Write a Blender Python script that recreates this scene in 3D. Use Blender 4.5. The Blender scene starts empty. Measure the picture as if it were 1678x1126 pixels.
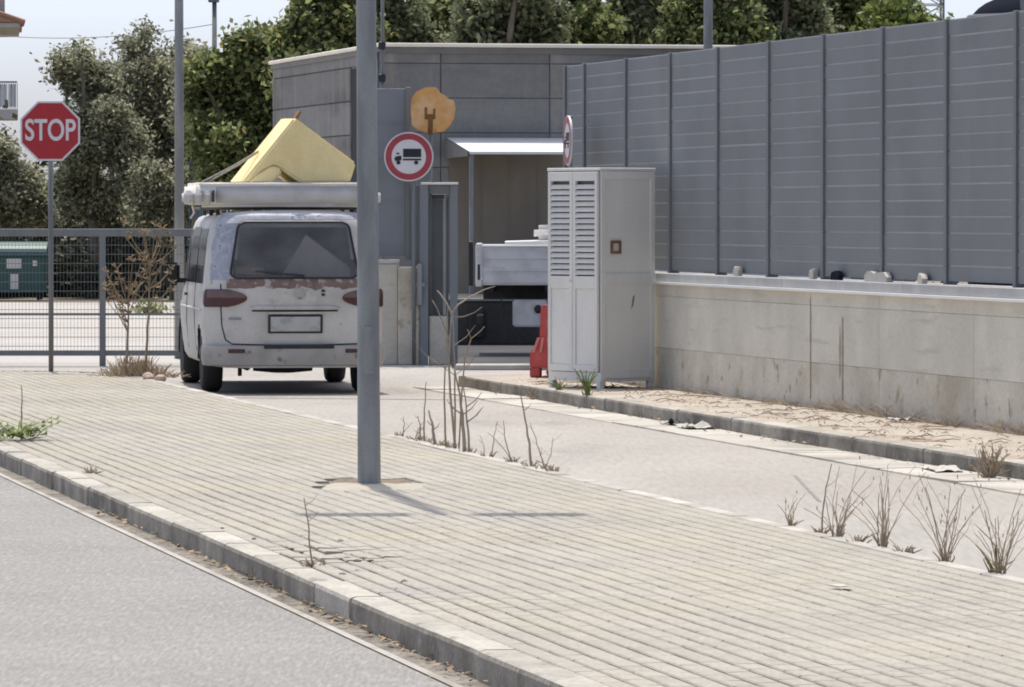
import bpy, bmesh, math, random
from mathutils import Vector, Matrix
R = math.radians
scene = bpy.context.scene
COL = scene.collection
rng = random.Random(7)

# ------------------------------------------------------------------ camera
CAMH = 1.82
cam_d = bpy.data.cameras.new('camera')
cam = bpy.data.objects.new('camera', cam_d)
COL.objects.link(cam)
cam.location = (0, 0, CAMH)
cam.rotation_euler = (R(90 - 1.354), 0, 0)
cam_d.sensor_width = 36.0
cam_d.lens = 188.8
cam_d.clip_start = 0.5
cam_d.clip_end = 6000
scene.camera = cam
scene.render.resolution_x = 1024
scene.render.resolution_y = 687

# ------------------------------------------------------------------ sky, sun, exposure
SUN_ELEV, SUN_AZ = 70.0, -9.0            # azimuth clockwise from +Y
world = bpy.data.worlds.new('World')
scene.world = world
world.use_nodes = True
wn = world.node_tree
bg = wn.nodes['Background']
sky = wn.nodes.new('ShaderNodeTexSky')
sky.sky_type = 'NISHITA'
sky.sun_disc = False
sky.sun_elevation = R(SUN_ELEV)
sky.sun_rotation = R(SUN_AZ)
sky.air_density = 0.45
sky.dust_density = 2.3
sky.ozone_density = 4.0
hsv = wn.nodes.new('ShaderNodeHueSaturation')
hsv.inputs['Saturation'].default_value = 0.70
wn.links.new(sky.outputs[0], hsv.inputs['Color'])
wn.links.new(hsv.outputs[0], bg.inputs[0])
bg.inputs[1].default_value = 0.15
sd = bpy.data.lights.new('sun', 'SUN')
sd.energy = 2.0
sd.angle = R(0.53)
sd.color = (1.0, 0.935, 0.83)
sun = bpy.data.objects.new('sun', sd)
COL.objects.link(sun)
to_sun = Vector((math.sin(R(SUN_AZ)) * math.cos(R(SUN_ELEV)), math.cos(R(SUN_AZ)) * math.cos(R(SUN_ELEV)), math.sin(R(SUN_ELEV))))
sun.rotation_euler = (-to_sun).to_track_quat('-Z', 'Y').to_euler()
sun.location = (0, 40, 60)
scene.cycles.filter_width = 1.9
scene.view_settings.view_transform = 'Standard'
scene.view_settings.look = 'None'
scene.view_settings.gamma = 1.0
scene.view_settings.use_curve_mapping = False
scene.view_settings.exposure = 0.92

# ------------------------------------------------------------------ helpers
FPX = 8800.0


def at(px, py, Y):
    """a point of the place at distance Y along the view"""
    return Vector(((px - 839) / FPX * Y, Y, CAMH - (py - 355) / FPX * Y))


RA = R(11.24)                              # heading of the street
WA = R(12.43)                              # heading of the wall


def P(t, v, z=0.0):
    return Vector((-t * math.sin(RA) + v * math.cos(RA), t * math.cos(RA) + v * math.sin(RA), z))


def street_tv(x, y):
    return (-x * math.sin(RA) + y * math.cos(RA), x * math.cos(RA) + y * math.sin(RA))


def mat(name, col, rough=0.8, var=0.12, scale=6.0, bump=0.0, bscale=60.0, col2=None, c2scale=1.2, c2lo=0.5, c2hi=0.62,
        metal=0.0, rand=None, rv=0.15, stretch=(1, 1, 1), coord='world', spec=0.4, fine=0.0, fscale=180.0, col3=None,
        c3scale=8.0, c3lo=0.6, c3hi=0.66, c3stretch=(1, 1, 1), fstretch=(1, 1, 1)):
    m = bpy.data.materials.new(name)
    m.use_nodes = True
    nt = m.node_tree
    N, L = nt.nodes, nt.links
    b = N['Principled BSDF']
    b.inputs['Roughness'].default_value = rough
    b.inputs['Metallic'].default_value = metal
    b.inputs['Specular IOR Level'].default_value = spec
    if coord == 'world':
        src = N.new('ShaderNodeNewGeometry').outputs['Position']
    else:
        src = N.new('ShaderNodeTexCoord').outputs['Object']

    def mapping(st):
        mp = N.new('ShaderNodeMapping')
        mp.inputs['Scale'].default_value = st
        L.new(src, mp.inputs['Vector'])
        return mp.outputs[0]

    def noise(sc, st=(1, 1, 1), detail=4.0):
        n = N.new('ShaderNodeTexNoise')
        n.inputs['Scale'].default_value = sc
        n.inputs['Detail'].default_value = detail
        L.new(mapping(st), n.inputs['Vector'])
        return n.outputs['Fac']

    def ramp(f, lo, hi):
        r = N.new('ShaderNodeMapRange')
        r.inputs['From Min'].default_value = lo
        r.inputs['From Max'].default_value = hi
        L.new(f, r.inputs['Value'])
        return r.outputs[0]

    def mix(f, a, c):
        x = N.new('ShaderNodeMix')
        x.data_type = 'RGBA'
        if isinstance(f, float):
            x.inputs['Factor'].default_value = f
        else:
            L.new(f, x.inputs['Factor'])
        for i, q in (('A', a), ('B', c)):
            s = [k for k in x.inputs if k.name == i and k.type == 'RGBA'][0]
            if isinstance(q, tuple):
                s.default_value = q
            else:
                L.new(q, s)
        return [k for k in x.outputs if k.type == 'RGBA'][0]

    lo = tuple(max(0, c * (1 - var)) for c in col[:3]) + (1,)
    hi = tuple(min(1, c * (1 + var)) for c in col[:3]) + (1,)
    out = mix(ramp(noise(scale, stretch), 0.3, 0.7), lo, hi)
    if col2:
        out = mix(ramp(noise(c2scale, stretch, 6.0), c2lo, c2hi), out, tuple(col2[:3]) + (1,))
    if col3:
        out = mix(ramp(noise(c3scale, c3stretch, 6.0), c3lo, c3hi), out, tuple(col3[:3]) + (1,))
    if fine:
        f = ramp(noise(fscale, fstretch, 2.0), 0.25, 0.75)
        hs = N.new('ShaderNodeHueSaturation')
        mm = N.new('ShaderNodeMapRange')
        mm.inputs['To Min'].default_value = 1 - fine
        mm.inputs['To Max'].default_value = 1 + fine
        L.new(f, mm.inputs['Value'])
        L.new(mm.outputs[0], hs.inputs['Value'])
        L.new(out, hs.inputs['Color'])
        out = hs.outputs[0]
    if rand:
        if rand == 'object':
            s = N.new('ShaderNodeObjectInfo').outputs['Random']
        else:
            s = N.new('ShaderNodeNewGeometry').outputs['Random Per Island']
        hs = N.new('ShaderNodeHueSaturation')
        mm = N.new('ShaderNodeMapRange')
        mm.inputs['To Min'].default_value = 1 - rv
        mm.inputs['To Max'].default_value = 1 + rv
        L.new(s, mm.inputs['Value'])
        L.new(mm.outputs[0], hs.inputs['Value'])
        L.new(out, hs.inputs['Color'])
        out = hs.outputs[0]
    L.new(out, b.inputs['Base Color'])
    if bump:
        bp = N.new('ShaderNodeBump')
        bp.inputs['Strength'].default_value = bump
        bp.inputs['Distance'].default_value = 0.01
        L.new(noise(bscale), bp.inputs['Height'])
        L.new(bp.outputs[0], b.inputs['Normal'])
    return m


def leaf_mat(name, c_lo, c_hi, trans=0.35, c_dry=None):
    m = bpy.data.materials.new(name)
    m.use_nodes = True
    nt = m.node_tree
    N, L = nt.nodes, nt.links
    N.remove(N['Principled BSDF'])
    out = N['Material Output']
    g = N.new('ShaderNodeNewGeometry')
    cr = N.new('ShaderNodeValToRGB')
    cr.color_ramp.elements[0].color = tuple(c_lo) + (1,)
    cr.color_ramp.elements[1].color = tuple(c_hi) + (1,)
    cr.color_ramp.elements[0].position = 0.1
    cr.color_ramp.elements[1].position = 0.9
    if c_dry:
        e = cr.color_ramp.elements.new(0.96)
        e.color = tuple(c_dry) + (1,)
    L.new(g.outputs['Random Per Island'], cr.inputs[0])
    d = N.new('ShaderNodeBsdfPrincipled')
    d.inputs['Roughness'].default_value = 0.55
    d.inputs['Specular IOR Level'].default_value = 0.35
    t = N.new('ShaderNodeBsdfTranslucent')
    mx = N.new('ShaderNodeMixShader')
    mx.inputs[0].default_value = trans
    L.new(cr.outputs[0], d.inputs['Base Color'])
    L.new(cr.outputs[0], t.inputs['Color'])
    L.new(d.outputs[0], mx.inputs[1])
    L.new(t.outputs[0], mx.inputs[2])
    L.new(mx.outputs[0], out.inputs['Surface'])
    return m


class MB:
    def __init__(self):
        self.v, self.f = [], []

    def add(self, vs, fs):
        o = len(self.v)
        self.v += [tuple(p) for p in vs]
        self.f += [tuple(i + o for i in f) for f in fs]
        return self

    def box(self, x0, x1, y0, y1, z0, z1):
        return self.add([(x0, y0, z0), (x1, y0, z0), (x1, y1, z0), (x0, y1, z0), (x0, y0, z1), (x1, y0, z1), (x1, y1, z1), (x0, y1, z1)],
                        [(0, 3, 2, 1), (4, 5, 6, 7), (0, 1, 5, 4), (1, 2, 6, 5), (2, 3, 7, 6), (3, 0, 4, 7)])

    def obox(self, c, ax, ay, az):
        """oriented box: centre, three half-axis vectors"""
        c, ax, ay, az = Vector(c), Vector(ax), Vector(ay), Vector(az)
        vs = [c + sx * ax + sy * ay + sz * az for sz in (-1, 1) for sx, sy in ((-1, -1), (1, -1), (1, 1), (-1, 1))]
        return self.add(vs, [(0, 3, 2, 1), (4, 5, 6, 7), (0, 1, 5, 4), (1, 2, 6, 5), (2, 3, 7, 6), (3, 0, 4, 7)])

    def bar(self, a, b, w, h=None):
        """square bar between two points"""
        a, b = Vector(a), Vector(b)
        d = b - a
        up = Vector((0, 0, 1)) if abs(d.normalized().z) < 0.95 else Vector((0, 1, 0))
        s = d.cross(up).normalized()
        u = s.cross(d).normalized()
        h = h or w
        return self.obox((a + b) / 2, d / 2, s * w / 2, u * h / 2)

    def tube(self, pts, rad, n=8, caps=True):
        pts = [Vector(p) for p in pts]
        if not isinstance(rad, (list, tuple)):
            rad = [rad] * len(pts)
        o = len(self.v)
        ref = None
        for i, p in enumerate(pts):
            d = (pts[min(i + 1, len(pts) - 1)] - pts[max(i - 1, 0)]).normalized()
            if ref is None:
                ref = Vector((1, 0, 0)) if abs(d.x) < 0.9 else Vector((0, 1, 0))
            s = (ref - d * ref.dot(d)).normalized()
            ref = s
            u = d.cross(s)
            for k in range(n):
                a = 2 * math.pi * k / n
                q = p + (s * math.cos(a) + u * math.sin(a)) * rad[i]
                self.v.append(tuple(q))
        for i in range(len(pts) - 1):
            for k in range(n):
                k2 = (k + 1) % n
                self.f.append((o + i * n + k, o + i * n + k2, o + (i + 1) * n + k2, o + (i + 1) * n + k))
        if caps:
            self.f.append(tuple(o + k for k in range(n))[::-1])
            self.f.append(tuple(o + (len(pts) - 1) * n + k for k in range(n)))
        return self

    def prism(self, poly, fn0, fn1):
        """closed polygon extruded between two placements: fn(p2) -> point"""
        n = len(poly)
        o = len(self.v)
        self.v += [tuple(fn0(p)) for p in poly] + [tuple(fn1(p)) for p in poly]
        self.f.append(tuple(o + i for i in range(n))[::-1])
        self.f.append(tuple(o + n + i for i in range(n)))
        for i in range(n):
            j = (i + 1) % n
            self.f.append((o + i, o + j, o + n + j, o + n + i))
        return self

    def lathe(self, prof, c=(0, 0, 0), axis='Z', n=24):
        """profile of (r, h) turned about an axis through c"""
        o = len(self.v)
        for r, h in prof:
            for k in range(n):
                a = 2 * math.pi * k / n
                x, y = r * math.cos(a), r * math.sin(a)
                q = {'Z': (x, y, h), 'X': (h, x, y), 'Y': (x, h, y)}[axis]
                self.v.append((c[0] + q[0], c[1] + q[1], c[2] + q[2]))
        m = len(prof)
        for i in range(m - 1):
            for k in range(n):
                k2 = (k + 1) % n
                self.f.append((o + i * n + k, o + i * n + k2, o + (i + 1) * n + k2, o + (i + 1) * n + k))
        self.f.append(tuple(o + k for k in range(n))[::-1])
        self.f.append(tuple(o + (m - 1) * n + k for k in range(n)))
        return self

    def mesh(self, name, bevel=0.0, seg=1, fix=True):
        me = bpy.data.meshes.new(name)
        me.from_pydata(self.v, [], self.f)
        if fix or bevel:
            bm = bmesh.new()
            bm.from_mesh(me)
            if fix:
                bmesh.ops.recalc_face_normals(bm, faces=bm.faces)
            if bevel:
                es = [e for e in bm.edges if len(e.link_faces) == 2 and e.calc_face_angle(0) > 0.5]
                bmesh.ops.bevel(bm, geom=es, offset=bevel, segments=seg, affect='EDGES', clamp_overlap=True)
            bm.to_mesh(me)
            bm.free()
        return me

    def build(self, name, material, parent=None, world=False, bevel=0.0, seg=1, smooth=False, fix=True):
        if world and parent is not None:
            o = parent.location
            self.v = [(a - o.x, b - o.y, c - o.z) for a, b, c in self.v]
        me = self.mesh(name, bevel, seg, fix)
        return link_mesh(name, me, material, parent, smooth)


def link_mesh(name, me, material, parent=None, smooth=False):
    if material is not None and not me.materials:
        me.materials.append(material)
    if smooth:
        for p in me.polygons:
            p.use_smooth = True
    ob = bpy.data.objects.new(name, me)
    COL.objects.link(ob)
    if parent is not None:
        ob.parent = parent
    return ob


def autosmooth(ob, ang=35):
    me = ob.data
    bm = bmesh.new()
    bm.from_mesh(me)
    for f in bm.faces:
        f.smooth = True
    for e in bm.edges:
        if len(e.link_faces) == 2 and e.calc_face_angle(0) > R(ang):
            e.smooth = False
    bm.to_mesh(me)
    bm.free()
    return ob


def thing(name, label, cat, loc=(0, 0, 0), rotz=0.0, group=None):
    o = bpy.data.objects.new(name, None)
    COL.objects.link(o)
    o.empty_display_size = 0.2
    o.location = loc
    o.rotation_euler = (0, 0, rotz)
    return tag(o, label, cat, group)


def tag(o, label=None, cat=None, group=None, kind=None):
    if label:
        o['label'] = label
    if cat:
        o['category'] = cat
    if group:
        o['group'] = group
    if kind:
        o['kind'] = kind
    return o


def base_origin(ob, p):
    """move a world-built top-level mesh's origin to the point p"""
    p = Vector(p)
    ob.data.transform(Matrix.Translation(-p))
    ob.location = p
    return ob


def text_mesh(s, size, offset=0.0, extrude=0.004, sx=1.0):
    cu = bpy.data.curves.new('text', 'FONT')
    cu.body = s
    cu.size = size
    cu.align_x = 'CENTER'
    cu.align_y = 'CENTER'
    cu.offset = offset
    cu.extrude = extrude
    tmp = bpy.data.objects.new('tmp', cu)
    COL.objects.link(tmp)
    dg = bpy.context.evaluated_depsgraph_get()
    dg.update()
    me = bpy.data.meshes.new_from_object(tmp.evaluated_get(dg))
    bpy.data.objects.remove(tmp)
    bpy.data.curves.remove(cu)
    # text lies in XY: stand it up facing -Y
    me.transform(Matrix.Diagonal((sx, 1, 1, 1)))
    me.transform(Matrix.Rotation(R(90), 4, 'X'))
    return me


# ------------------------------------------------------------------ materials
M = {}
M['asphalt'] = mat('old_asphalt', (0.245, 0.235, 0.214), 0.9, 0.07, 0.7, bump=0.05, bscale=40, fine=0.22, fscale=60, fstretch=(1, 0.10, 1),
                   col2=(0.268, 0.257, 0.235), c2scale=0.6, c2lo=0.48, c2hi=0.7, col3=(0.30, 0.288, 0.265), c3scale=34, c3lo=0.53, c3hi=0.70, c3stretch=(1, .09, 1))
M['slip'] = mat('pale_worn_road', (0.360, 0.338, 0.302), 0.9, 0.08, 0.6, bump=0.1, bscale=40, fine=0.10, fscale=26, fstretch=(1, .08, 1),
                col2=(0.325, 0.30, 0.265), c2scale=0.45, c2lo=0.47, c2hi=0.68, stretch=(1, 0.35, 1), col3=(0.27, 0.25, 0.225), c3scale=1.1, c3lo=.58, c3hi=.75, c3stretch=(1, .3, 1))
M['yard'] = mat('pale_concrete_yard', (0.42, 0.395, 0.36), 0.9, 0.08, 0.4, fine=0.08, fscale=10)
M['apron'] = mat('shade_deepened_asphalt', (0.045, 0.044, 0.043), 0.9, 0.2, 0.8, fine=0.2, fscale=14, col2=(0.065, 0.062, 0.058), c2scale=0.8)  # dark asphalt, deepened to stand in for shade around the truck
M['earth'] = mat('dry_earth', (0.20, 0.165, 0.12), 0.95, 0.2, 0.8, col2=(0.13, 0.12, 0.07), c2scale=0.4)
M['mortar'] = mat('sandy_joint_bed', (0.235, 0.210, 0.172), 0.95, 0.2, 5, fine=0.2, fscale=60)
_pav = dict(rough=0.88, var=0.09, scale=0.9, bump=0.35, bscale=90, fine=0.12, fscale=40, fstretch=(1, .3, 1), col2=(0.375, 0.345, 0.265), c2scale=0.55, c2lo=0.46, c2hi=0.72,
            col3=(0.32, 0.30, 0.265), c3scale=1.3, c3lo=0.56, c3hi=0.74)
M['paver'] = mat('cream_paver', (0.352, 0.326, 0.274), rand='object', rv=0.05, **_pav)
M['paver_far'] = mat('cream_paver_mass', (0.352, 0.326, 0.274), rand='island', rv=0.05, **_pav)
M['kerb'] = mat('kerb_concrete', (0.40, 0.375, 0.32), 0.92, 0.15, 3, bump=0.7, bscale=40, rand='object', rv=0.12, fine=0.18, fscale=35,
                col2=(0.33, 0.31, 0.27), c2scale=1.7, c2lo=0.5, c2hi=0.68, col3=(0.24, 0.225, 0.195), c3scale=6, c3lo=0.60, c3hi=0.70)
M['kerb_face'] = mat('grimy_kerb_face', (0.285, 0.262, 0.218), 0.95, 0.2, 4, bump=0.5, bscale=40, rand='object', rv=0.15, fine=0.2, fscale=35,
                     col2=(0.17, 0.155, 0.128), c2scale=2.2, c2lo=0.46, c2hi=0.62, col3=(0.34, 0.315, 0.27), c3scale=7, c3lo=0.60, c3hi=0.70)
M['kerb_moss'] = mat('mossy_kerb_concrete', (0.20, 0.20, 0.13), 0.95, 0.2, 5, bump=0.7, bscale=40, col2=(0.15, 0.17, 0.075), c2scale=4, c2lo=0.42, c2hi=0.58)
M['gutter'] = mat('gutter_dirt', (0.225, 0.205, 0.172), 0.95, 0.2, 4, bump=0.3, bscale=40, fine=0.25, fscale=40, fstretch=(1, .2, 1), col2=(0.150, 0.132, 0.105), c2scale=2.5)
M['gutter_slab'] = mat('pale_gutter_slab', (0.47, 0.445, 0.395), 0.92, 0.1, 3, rand='object', rv=0.12, fine=0.1, fscale=40, col2=(0.34, 0.31, 0.26), c2scale=1.5)
M['pavement'] = mat('dusty_pavement', (0.42, 0.375, 0.315), 0.95, 0.12, 1.2, bump=0.5, bscale=30, fine=0.15, fscale=25,
                    col2=(0.34, 0.27, 0.20), c2scale=1.1, c2lo=0.5, c2hi=0.7)
M['tar'] = mat('tar_joint', (0.24, 0.225, 0.205), 0.9, 0.2, 10)
M['wall'] = mat('cast_concrete', (0.60, 0.565, 0.475), 0.92, 0.10, 1.6, bump=0.4, bscale=25, fine=0.07, fscale=30, rand='object', rv=0.05,
                col2=(0.53, 0.50, 0.425), c2scale=0.9, c2lo=0.5, c2hi=0.72, col3=(0.46, 0.435, 0.375), c3scale=3.0, c3lo=0.60, c3hi=0.74, c3stretch=(0.35, 0.35, 3))
M['wall_low'] = mat('soil_splashed_concrete', (0.57, 0.53, 0.44), 0.94, 0.12, 1.8, bump=0.5, bscale=25, fine=0.10, fscale=30, rand='object', rv=0.05,
                    col2=(0.44, 0.39, 0.30), c2scale=1.5, c2lo=0.5, c2hi=0.68, col3=(0.34, 0.29, 0.21), c3scale=6, c3lo=0.60, c3hi=0.70)
M['core'] = mat('concrete_core', (0.33, 0.31, 0.28), 0.95, 0.15, 4)
M['coping'] = mat('pale_coping', (0.46, 0.455, 0.435), 0.88, 0.10, 3, rand='object', rv=0.05, col2=(0.42, 0.42, 0.41), c2scale=2)
M['stain'] = mat('rust_stain', (0.42, 0.33, 0.23), 0.95, 0.25, 9)
M['fence'] = mat('grey_fence_slat', (0.190, 0.199, 0.203), 0.7, 0.07, 1.2, rand='object', rv=0.035, fine=0.05, fscale=60, spec=0.35, col2=(0.172, 0.180, 0.183), c2scale=0.9, col3=(0.205, 0.208, 0.205), c3scale=3, c3lo=.55, c3hi=.75, c3stretch=(1, 1, .25))
M['fence_post'] = mat('grey_fence_post', (0.150, 0.159, 0.166), 0.6, 0.08, 4)
M['fence_lit_lip'] = mat('lit_slat_lip', (0.30, 0.31, 0.315), 0.5, 0.08, 4)  # pale tone stands in for daylight on the slat lips
M['galv'] = mat('galvanised_steel', (0.27, 0.282, 0.280), 0.55, 0.16, 9, metal=0.25, stretch=(1, 1, 0.25), fine=0.08, fscale=90, col2=(0.20, 0.21, 0.215), c2scale=5)
M['galv_dark'] = mat('dull_grey_steel', (0.18, 0.190, 0.190), 0.6, 0.12, 6, metal=0.2, stretch=(1, 1, 0.3))
M['galv_blue'] = mat('blue_grey_steel', (0.21, 0.228, 0.245), 0.6, 0.10, 3, metal=0.1, stretch=(1, 1, 0.3))
M['building'] = mat('weathered_precast', (0.225, 0.222, 0.210), 0.9, 0.18, 0.9, fine=0.08, fscale=12, rand='object', rv=0.14,
                    col2=(0.145, 0.144, 0.140), c2scale=0.9, c2lo=0.47, c2hi=0.68, stretch=(0.45, 0.45, 2.2), col3=(0.27, 0.25, 0.215), c3scale=1.6, c3lo=.52, c3hi=.7, c3stretch=(2.2, 2.2, .35))
M['building_joint'] = mat('precast_joint', (0.185, 0.181, 0.172), 0.95, 0.1, 4)
M['brown_wall'] = mat('brown_render', (0.255, 0.222, 0.175), 0.9, 0.14, 0.8, col2=(0.20, 0.172, 0.135), c2scale=0.7, stretch=(1, 1, 0.5))
M['white_metal'] = mat('white_sheet_metal', (0.78, 0.77, 0.74), 0.5, 0.05, 2)
M['roof_edge'] = mat('cream_roof_edge', (0.86, 0.80, 0.68), 0.8, 0.08, 2)
M['dark'] = mat('dark_gap', (0.02, 0.02, 0.022), 0.8, 0.1, 4)
M['rubber'] = mat('tyre_rubber', (0.025, 0.025, 0.027), 0.85, 0.2, 8)
M['black_plastic'] = mat('black_plastic', (0.025, 0.025, 0.028), 0.5, 0.1, 8)
M['rim'] = mat('dull_wheel_rim', (0.28, 0.28, 0.28), 0.5, 0.15, 8, metal=0.4)
M['van'] = mat('worn_white_paint', (0.575, 0.56, 0.525), 0.5, 0.07, 3.5, coord='object', col2=(0.46, 0.44, 0.405), c2scale=2.6, c2lo=0.47, c2hi=0.66,
               col3=(0.36, 0.32, 0.28), c3scale=12, c3lo=0.64, c3hi=0.74, spec=0.4, fine=.05, fscale=40)
M['van_peel'] = mat('peeled_blue_grey_primer', (0.36, 0.385, 0.45), 0.7, 0.14, 10, coord='object', col2=(0.56, 0.56, 0.57), c2scale=14, c2lo=0.50, c2hi=0.62,
                    col3=(0.24, 0.26, 0.33), c3scale=14, c3lo=0.58, c3hi=0.66)
M['van_rust'] = mat('rust_brown_primer', (0.22, 0.155, 0.14), 0.85, 0.2, 8, coord='object', col2=(0.45, 0.42, 0.40), c2scale=9, c2lo=0.54, c2hi=0.62)
M['van_smear'] = mat('chalky_bare_patch', (0.50, 0.475, 0.45), 0.8, 0.08, 8, coord='object', col2=(0.57, 0.555, 0.52), c2scale=6, c2lo=0.42, c2hi=0.55, col3=(0.33, 0.27, 0.24), c3scale=11, c3lo=0.60, c3hi=0.68)
M['van_bumper'] = mat('dusty_bumper', (0.42, 0.40, 0.375), 0.7, 0.10, 4, coord='object', col2=(0.30, 0.285, 0.26), c2scale=3, c2lo=0.5, c2hi=0.7,
                      col3=(0.20, 0.19, 0.17), c3scale=9, c3lo=0.62, c3hi=0.7)
M['tail_red'] = mat('faded_red_lens', (0.075, 0.020, 0.020), 0.4, 0.15, 12, spec=0.5)
M['tail_grey'] = mat('smoky_clear_lens', (0.15, 0.095, 0.09), 0.4, 0.15, 12, spec=0.5)
M['plate'] = mat('dusty_plate', (0.47, 0.47, 0.45), 0.6, 0.08, 6, coord='object', col2=(0.36, 0.36, 0.35), c2scale=10)
M['sheet_white'] = mat('off_white_fabric', (0.80, 0.77, 0.71), 0.9, 0.05, 4, bump=0.3, bscale=20, col2=(0.70, 0.67, 0.61), c2scale=2.5)
M['sheet_grey'] = mat('grey_fabric', (0.60, 0.58, 0.555), 0.92, 0.06, 5, bump=0.3, bscale=25, col2=(0.50, 0.485, 0.46), c2scale=3)
M['foam'] = mat('yellow_foam', (0.88, 0.73, 0.38), 0.95, 0.07, 4, bump=0.6, bscale=45, fine=0.06, fscale=60, col2=(0.84, 0.68, 0.34), c2scale=3)
M['rope'] = mat('grey_rope', (0.30, 0.28, 0.24), 0.9, 0.2, 20)
M['wood'] = mat('brown_wood', (0.22, 0.12, 0.07), 0.8, 0.2, 8)
M['tan_wood'] = mat('tan_plywood', (0.52, 0.34, 0.16), 0.8, 0.12, 6)
M['cargo'] = mat('dark_cargo', (0.10, 0.095, 0.09), 0.9, 0.3, 4)
M['red_sign'] = mat('traffic_red', (0.40, 0.022, 0.030), 0.45, 0.08, 8, coord='object')
M['red_faded'] = mat('faded_traffic_red', (0.36, 0.050, 0.065), 0.5, 0.10, 8, coord='object')
M['sign_white'] = mat('sign_white', (0.66, 0.65, 0.66), 0.5, 0.05, 8, coord='object')
M['sign_back'] = mat('grey_sign_back', (0.30, 0.31, 0.32), 0.5, 0.1, 5, metal=0.3)
M['sign_black'] = mat('sign_black', (0.018, 0.02, 0.025), 0.6, 0.1, 6)
M['orange'] = mat('weathered_orange_plate', (0.66, 0.36, 0.13), 0.75, 0.12, 7, coord='object', col2=(0.72, 0.46, 0.24), c2scale=5, c2lo=0.5, c2hi=0.65,
                  col3=(0.46, 0.21, 0.06), c3scale=9, c3lo=0.62, c3hi=0.72)
M['rust'] = mat('rusty_steel', (0.20, 0.10, 0.035), 0.9, 0.25, 20)
M['cab'] = mat('aged_grey_white_paint', (0.75, 0.735, 0.685), 0.7, 0.05, 2.5, coord='object', rand='object', rv=0.04, col2=(0.69, 0.675, 0.63), c2scale=2, c2lo=0.5, c2hi=0.7, stretch=(1, 1, 0.4), fine=0.04, fscale=40)
M['cab_inner'] = mat('cabinet_inside', (0.20, 0.20, 0.19), 0.9, 0.1, 3)
M['barrier'] = mat('red_plastic', (0.52, 0.085, 0.085), 0.55, 0.10, 5, coord='object', col2=(0.58, 0.20, 0.19), c2scale=4, c2lo=0.5, c2hi=0.7)
M['barrier_lit'] = mat('lit_pink_plastic', (0.66, 0.24, 0.22), 0.6, 0.10, 5, coord='object')
M['truck_white'] = mat('pale_truck_bed_paint', (0.66, 0.66, 0.65), 0.5, 0.06, 3, coord='object', col2=(0.55, 0.55, 0.54), c2scale=4)
M['chassis'] = mat('dark_chassis', (0.03, 0.03, 0.032), 0.8, 0.3, 6)
M['dumpster'] = mat('green_plastic_bin', (0.022, 0.085, 0.078), 0.5, 0.12, 2, spec=0.5)
M['sticker'] = mat('white_sticker', (0.66, 0.66, 0.64), 0.6, 0.05, 5)
M['bark'] = mat('grey_bark', (0.15, 0.125, 0.095), 0.95, 0.25, 7, bump=0.8, bscale=14, stretch=(1, 1, 0.3))
M['olive_leaf'] = leaf_mat('olive_leaf', (0.075, 0.083, 0.045), (0.52, 0.51, 0.35), 0.55)
M['green_leaf'] = leaf_mat('glossy_green_leaf', (0.045, 0.07, 0.022), (0.36, 0.40, 0.16), 0.55, (0.30, 0.25, 0.10))
M['hedge_leaf'] = leaf_mat('hedge_leaf', (0.045, 0.065, 0.028), (0.36, 0.38, 0.22), 0.55, (0.24, 0.26, 0.16))
M['yellow_leaf'] = leaf_mat('yellowish_leaf', (0.06, 0.09, 0.02), (0.26, 0.30, 0.08), 0.40)
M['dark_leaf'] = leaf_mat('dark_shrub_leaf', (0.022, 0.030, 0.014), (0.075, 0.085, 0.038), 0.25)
M['weed_leaf'] = leaf_mat('fresh_weed_leaf', (0.15, 0.20, 0.06), (0.34, 0.40, 0.17), 0.5)
M['dry'] = leaf_mat('dry_stem', (0.34, 0.27, 0.18), (0.52, 0.43, 0.31), 0.4)
M['dry_dark'] = mat('dark_dry_stem', (0.33, 0.275, 0.215), 0.95, 0.2, 14, rand='island', rv=0.3)
M['dry_head'] = leaf_mat('dry_flower_head', (0.34, 0.26, 0.16), (0.58, 0.47, 0.32), 0.4)
M['straw'] = leaf_mat('straw_grass', (0.42, 0.34, 0.24), (0.66, 0.57, 0.44), 0.5)
M['litter'] = mat('fallen_leaf', (0.29, 0.215, 0.14), 0.95, 0.2, 8, rand='island', rv=0.5)
M['twig'] = mat('dry_twig', (0.30, 0.225, 0.16), 0.95, 0.2, 8, rand='island', rv=0.4)
M['paper'] = mat('dirty_white_paper', (0.50, 0.48, 0.43), 0.9, 0.08, 10)
M['stone'] = mat('pinkish_stone', (0.52, 0.40, 0.34), 0.95, 0.15, 12, bump=0.5)
M['soil'] = mat('brown_soil', (0.19, 0.145, 0.105), 0.95, 0.25, 8, bump=0.6, bscale=30)
M['sand'] = mat('pale_sand_patch', (0.41, 0.38, 0.305), 0.95, 0.1, 5, bump=0.5, bscale=30, fine=0.1)
M['house_wall'] = mat('house_render', (0.42, 0.40, 0.37), 0.9, 0.08, 0.8)
M['house_soffit'] = mat('soffit_render', (0.55, 0.52, 0.48), 0.9, 0.08, 0.8)  # paler render of the eave and balcony slab
M['terracotta'] = mat('terracotta_tile', (0.36, 0.20, 0.14), 0.9, 0.15, 2, rand='object', rv=0.3)
M['teal_fence'] = mat('teal_mesh_fence', (0.06, 0.14, 0.19), 0.6, 0.1, 3)
M['dome'] = mat('dark_blue_tarpaulin', (0.014, 0.017, 0.024), 0.95, 0.15, 2, spec=0.03)
M['window_dark'] = mat('dark_window', (0.03, 0.035, 0.04), 0.15, 0.1, 2, spec=0.6)

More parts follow.
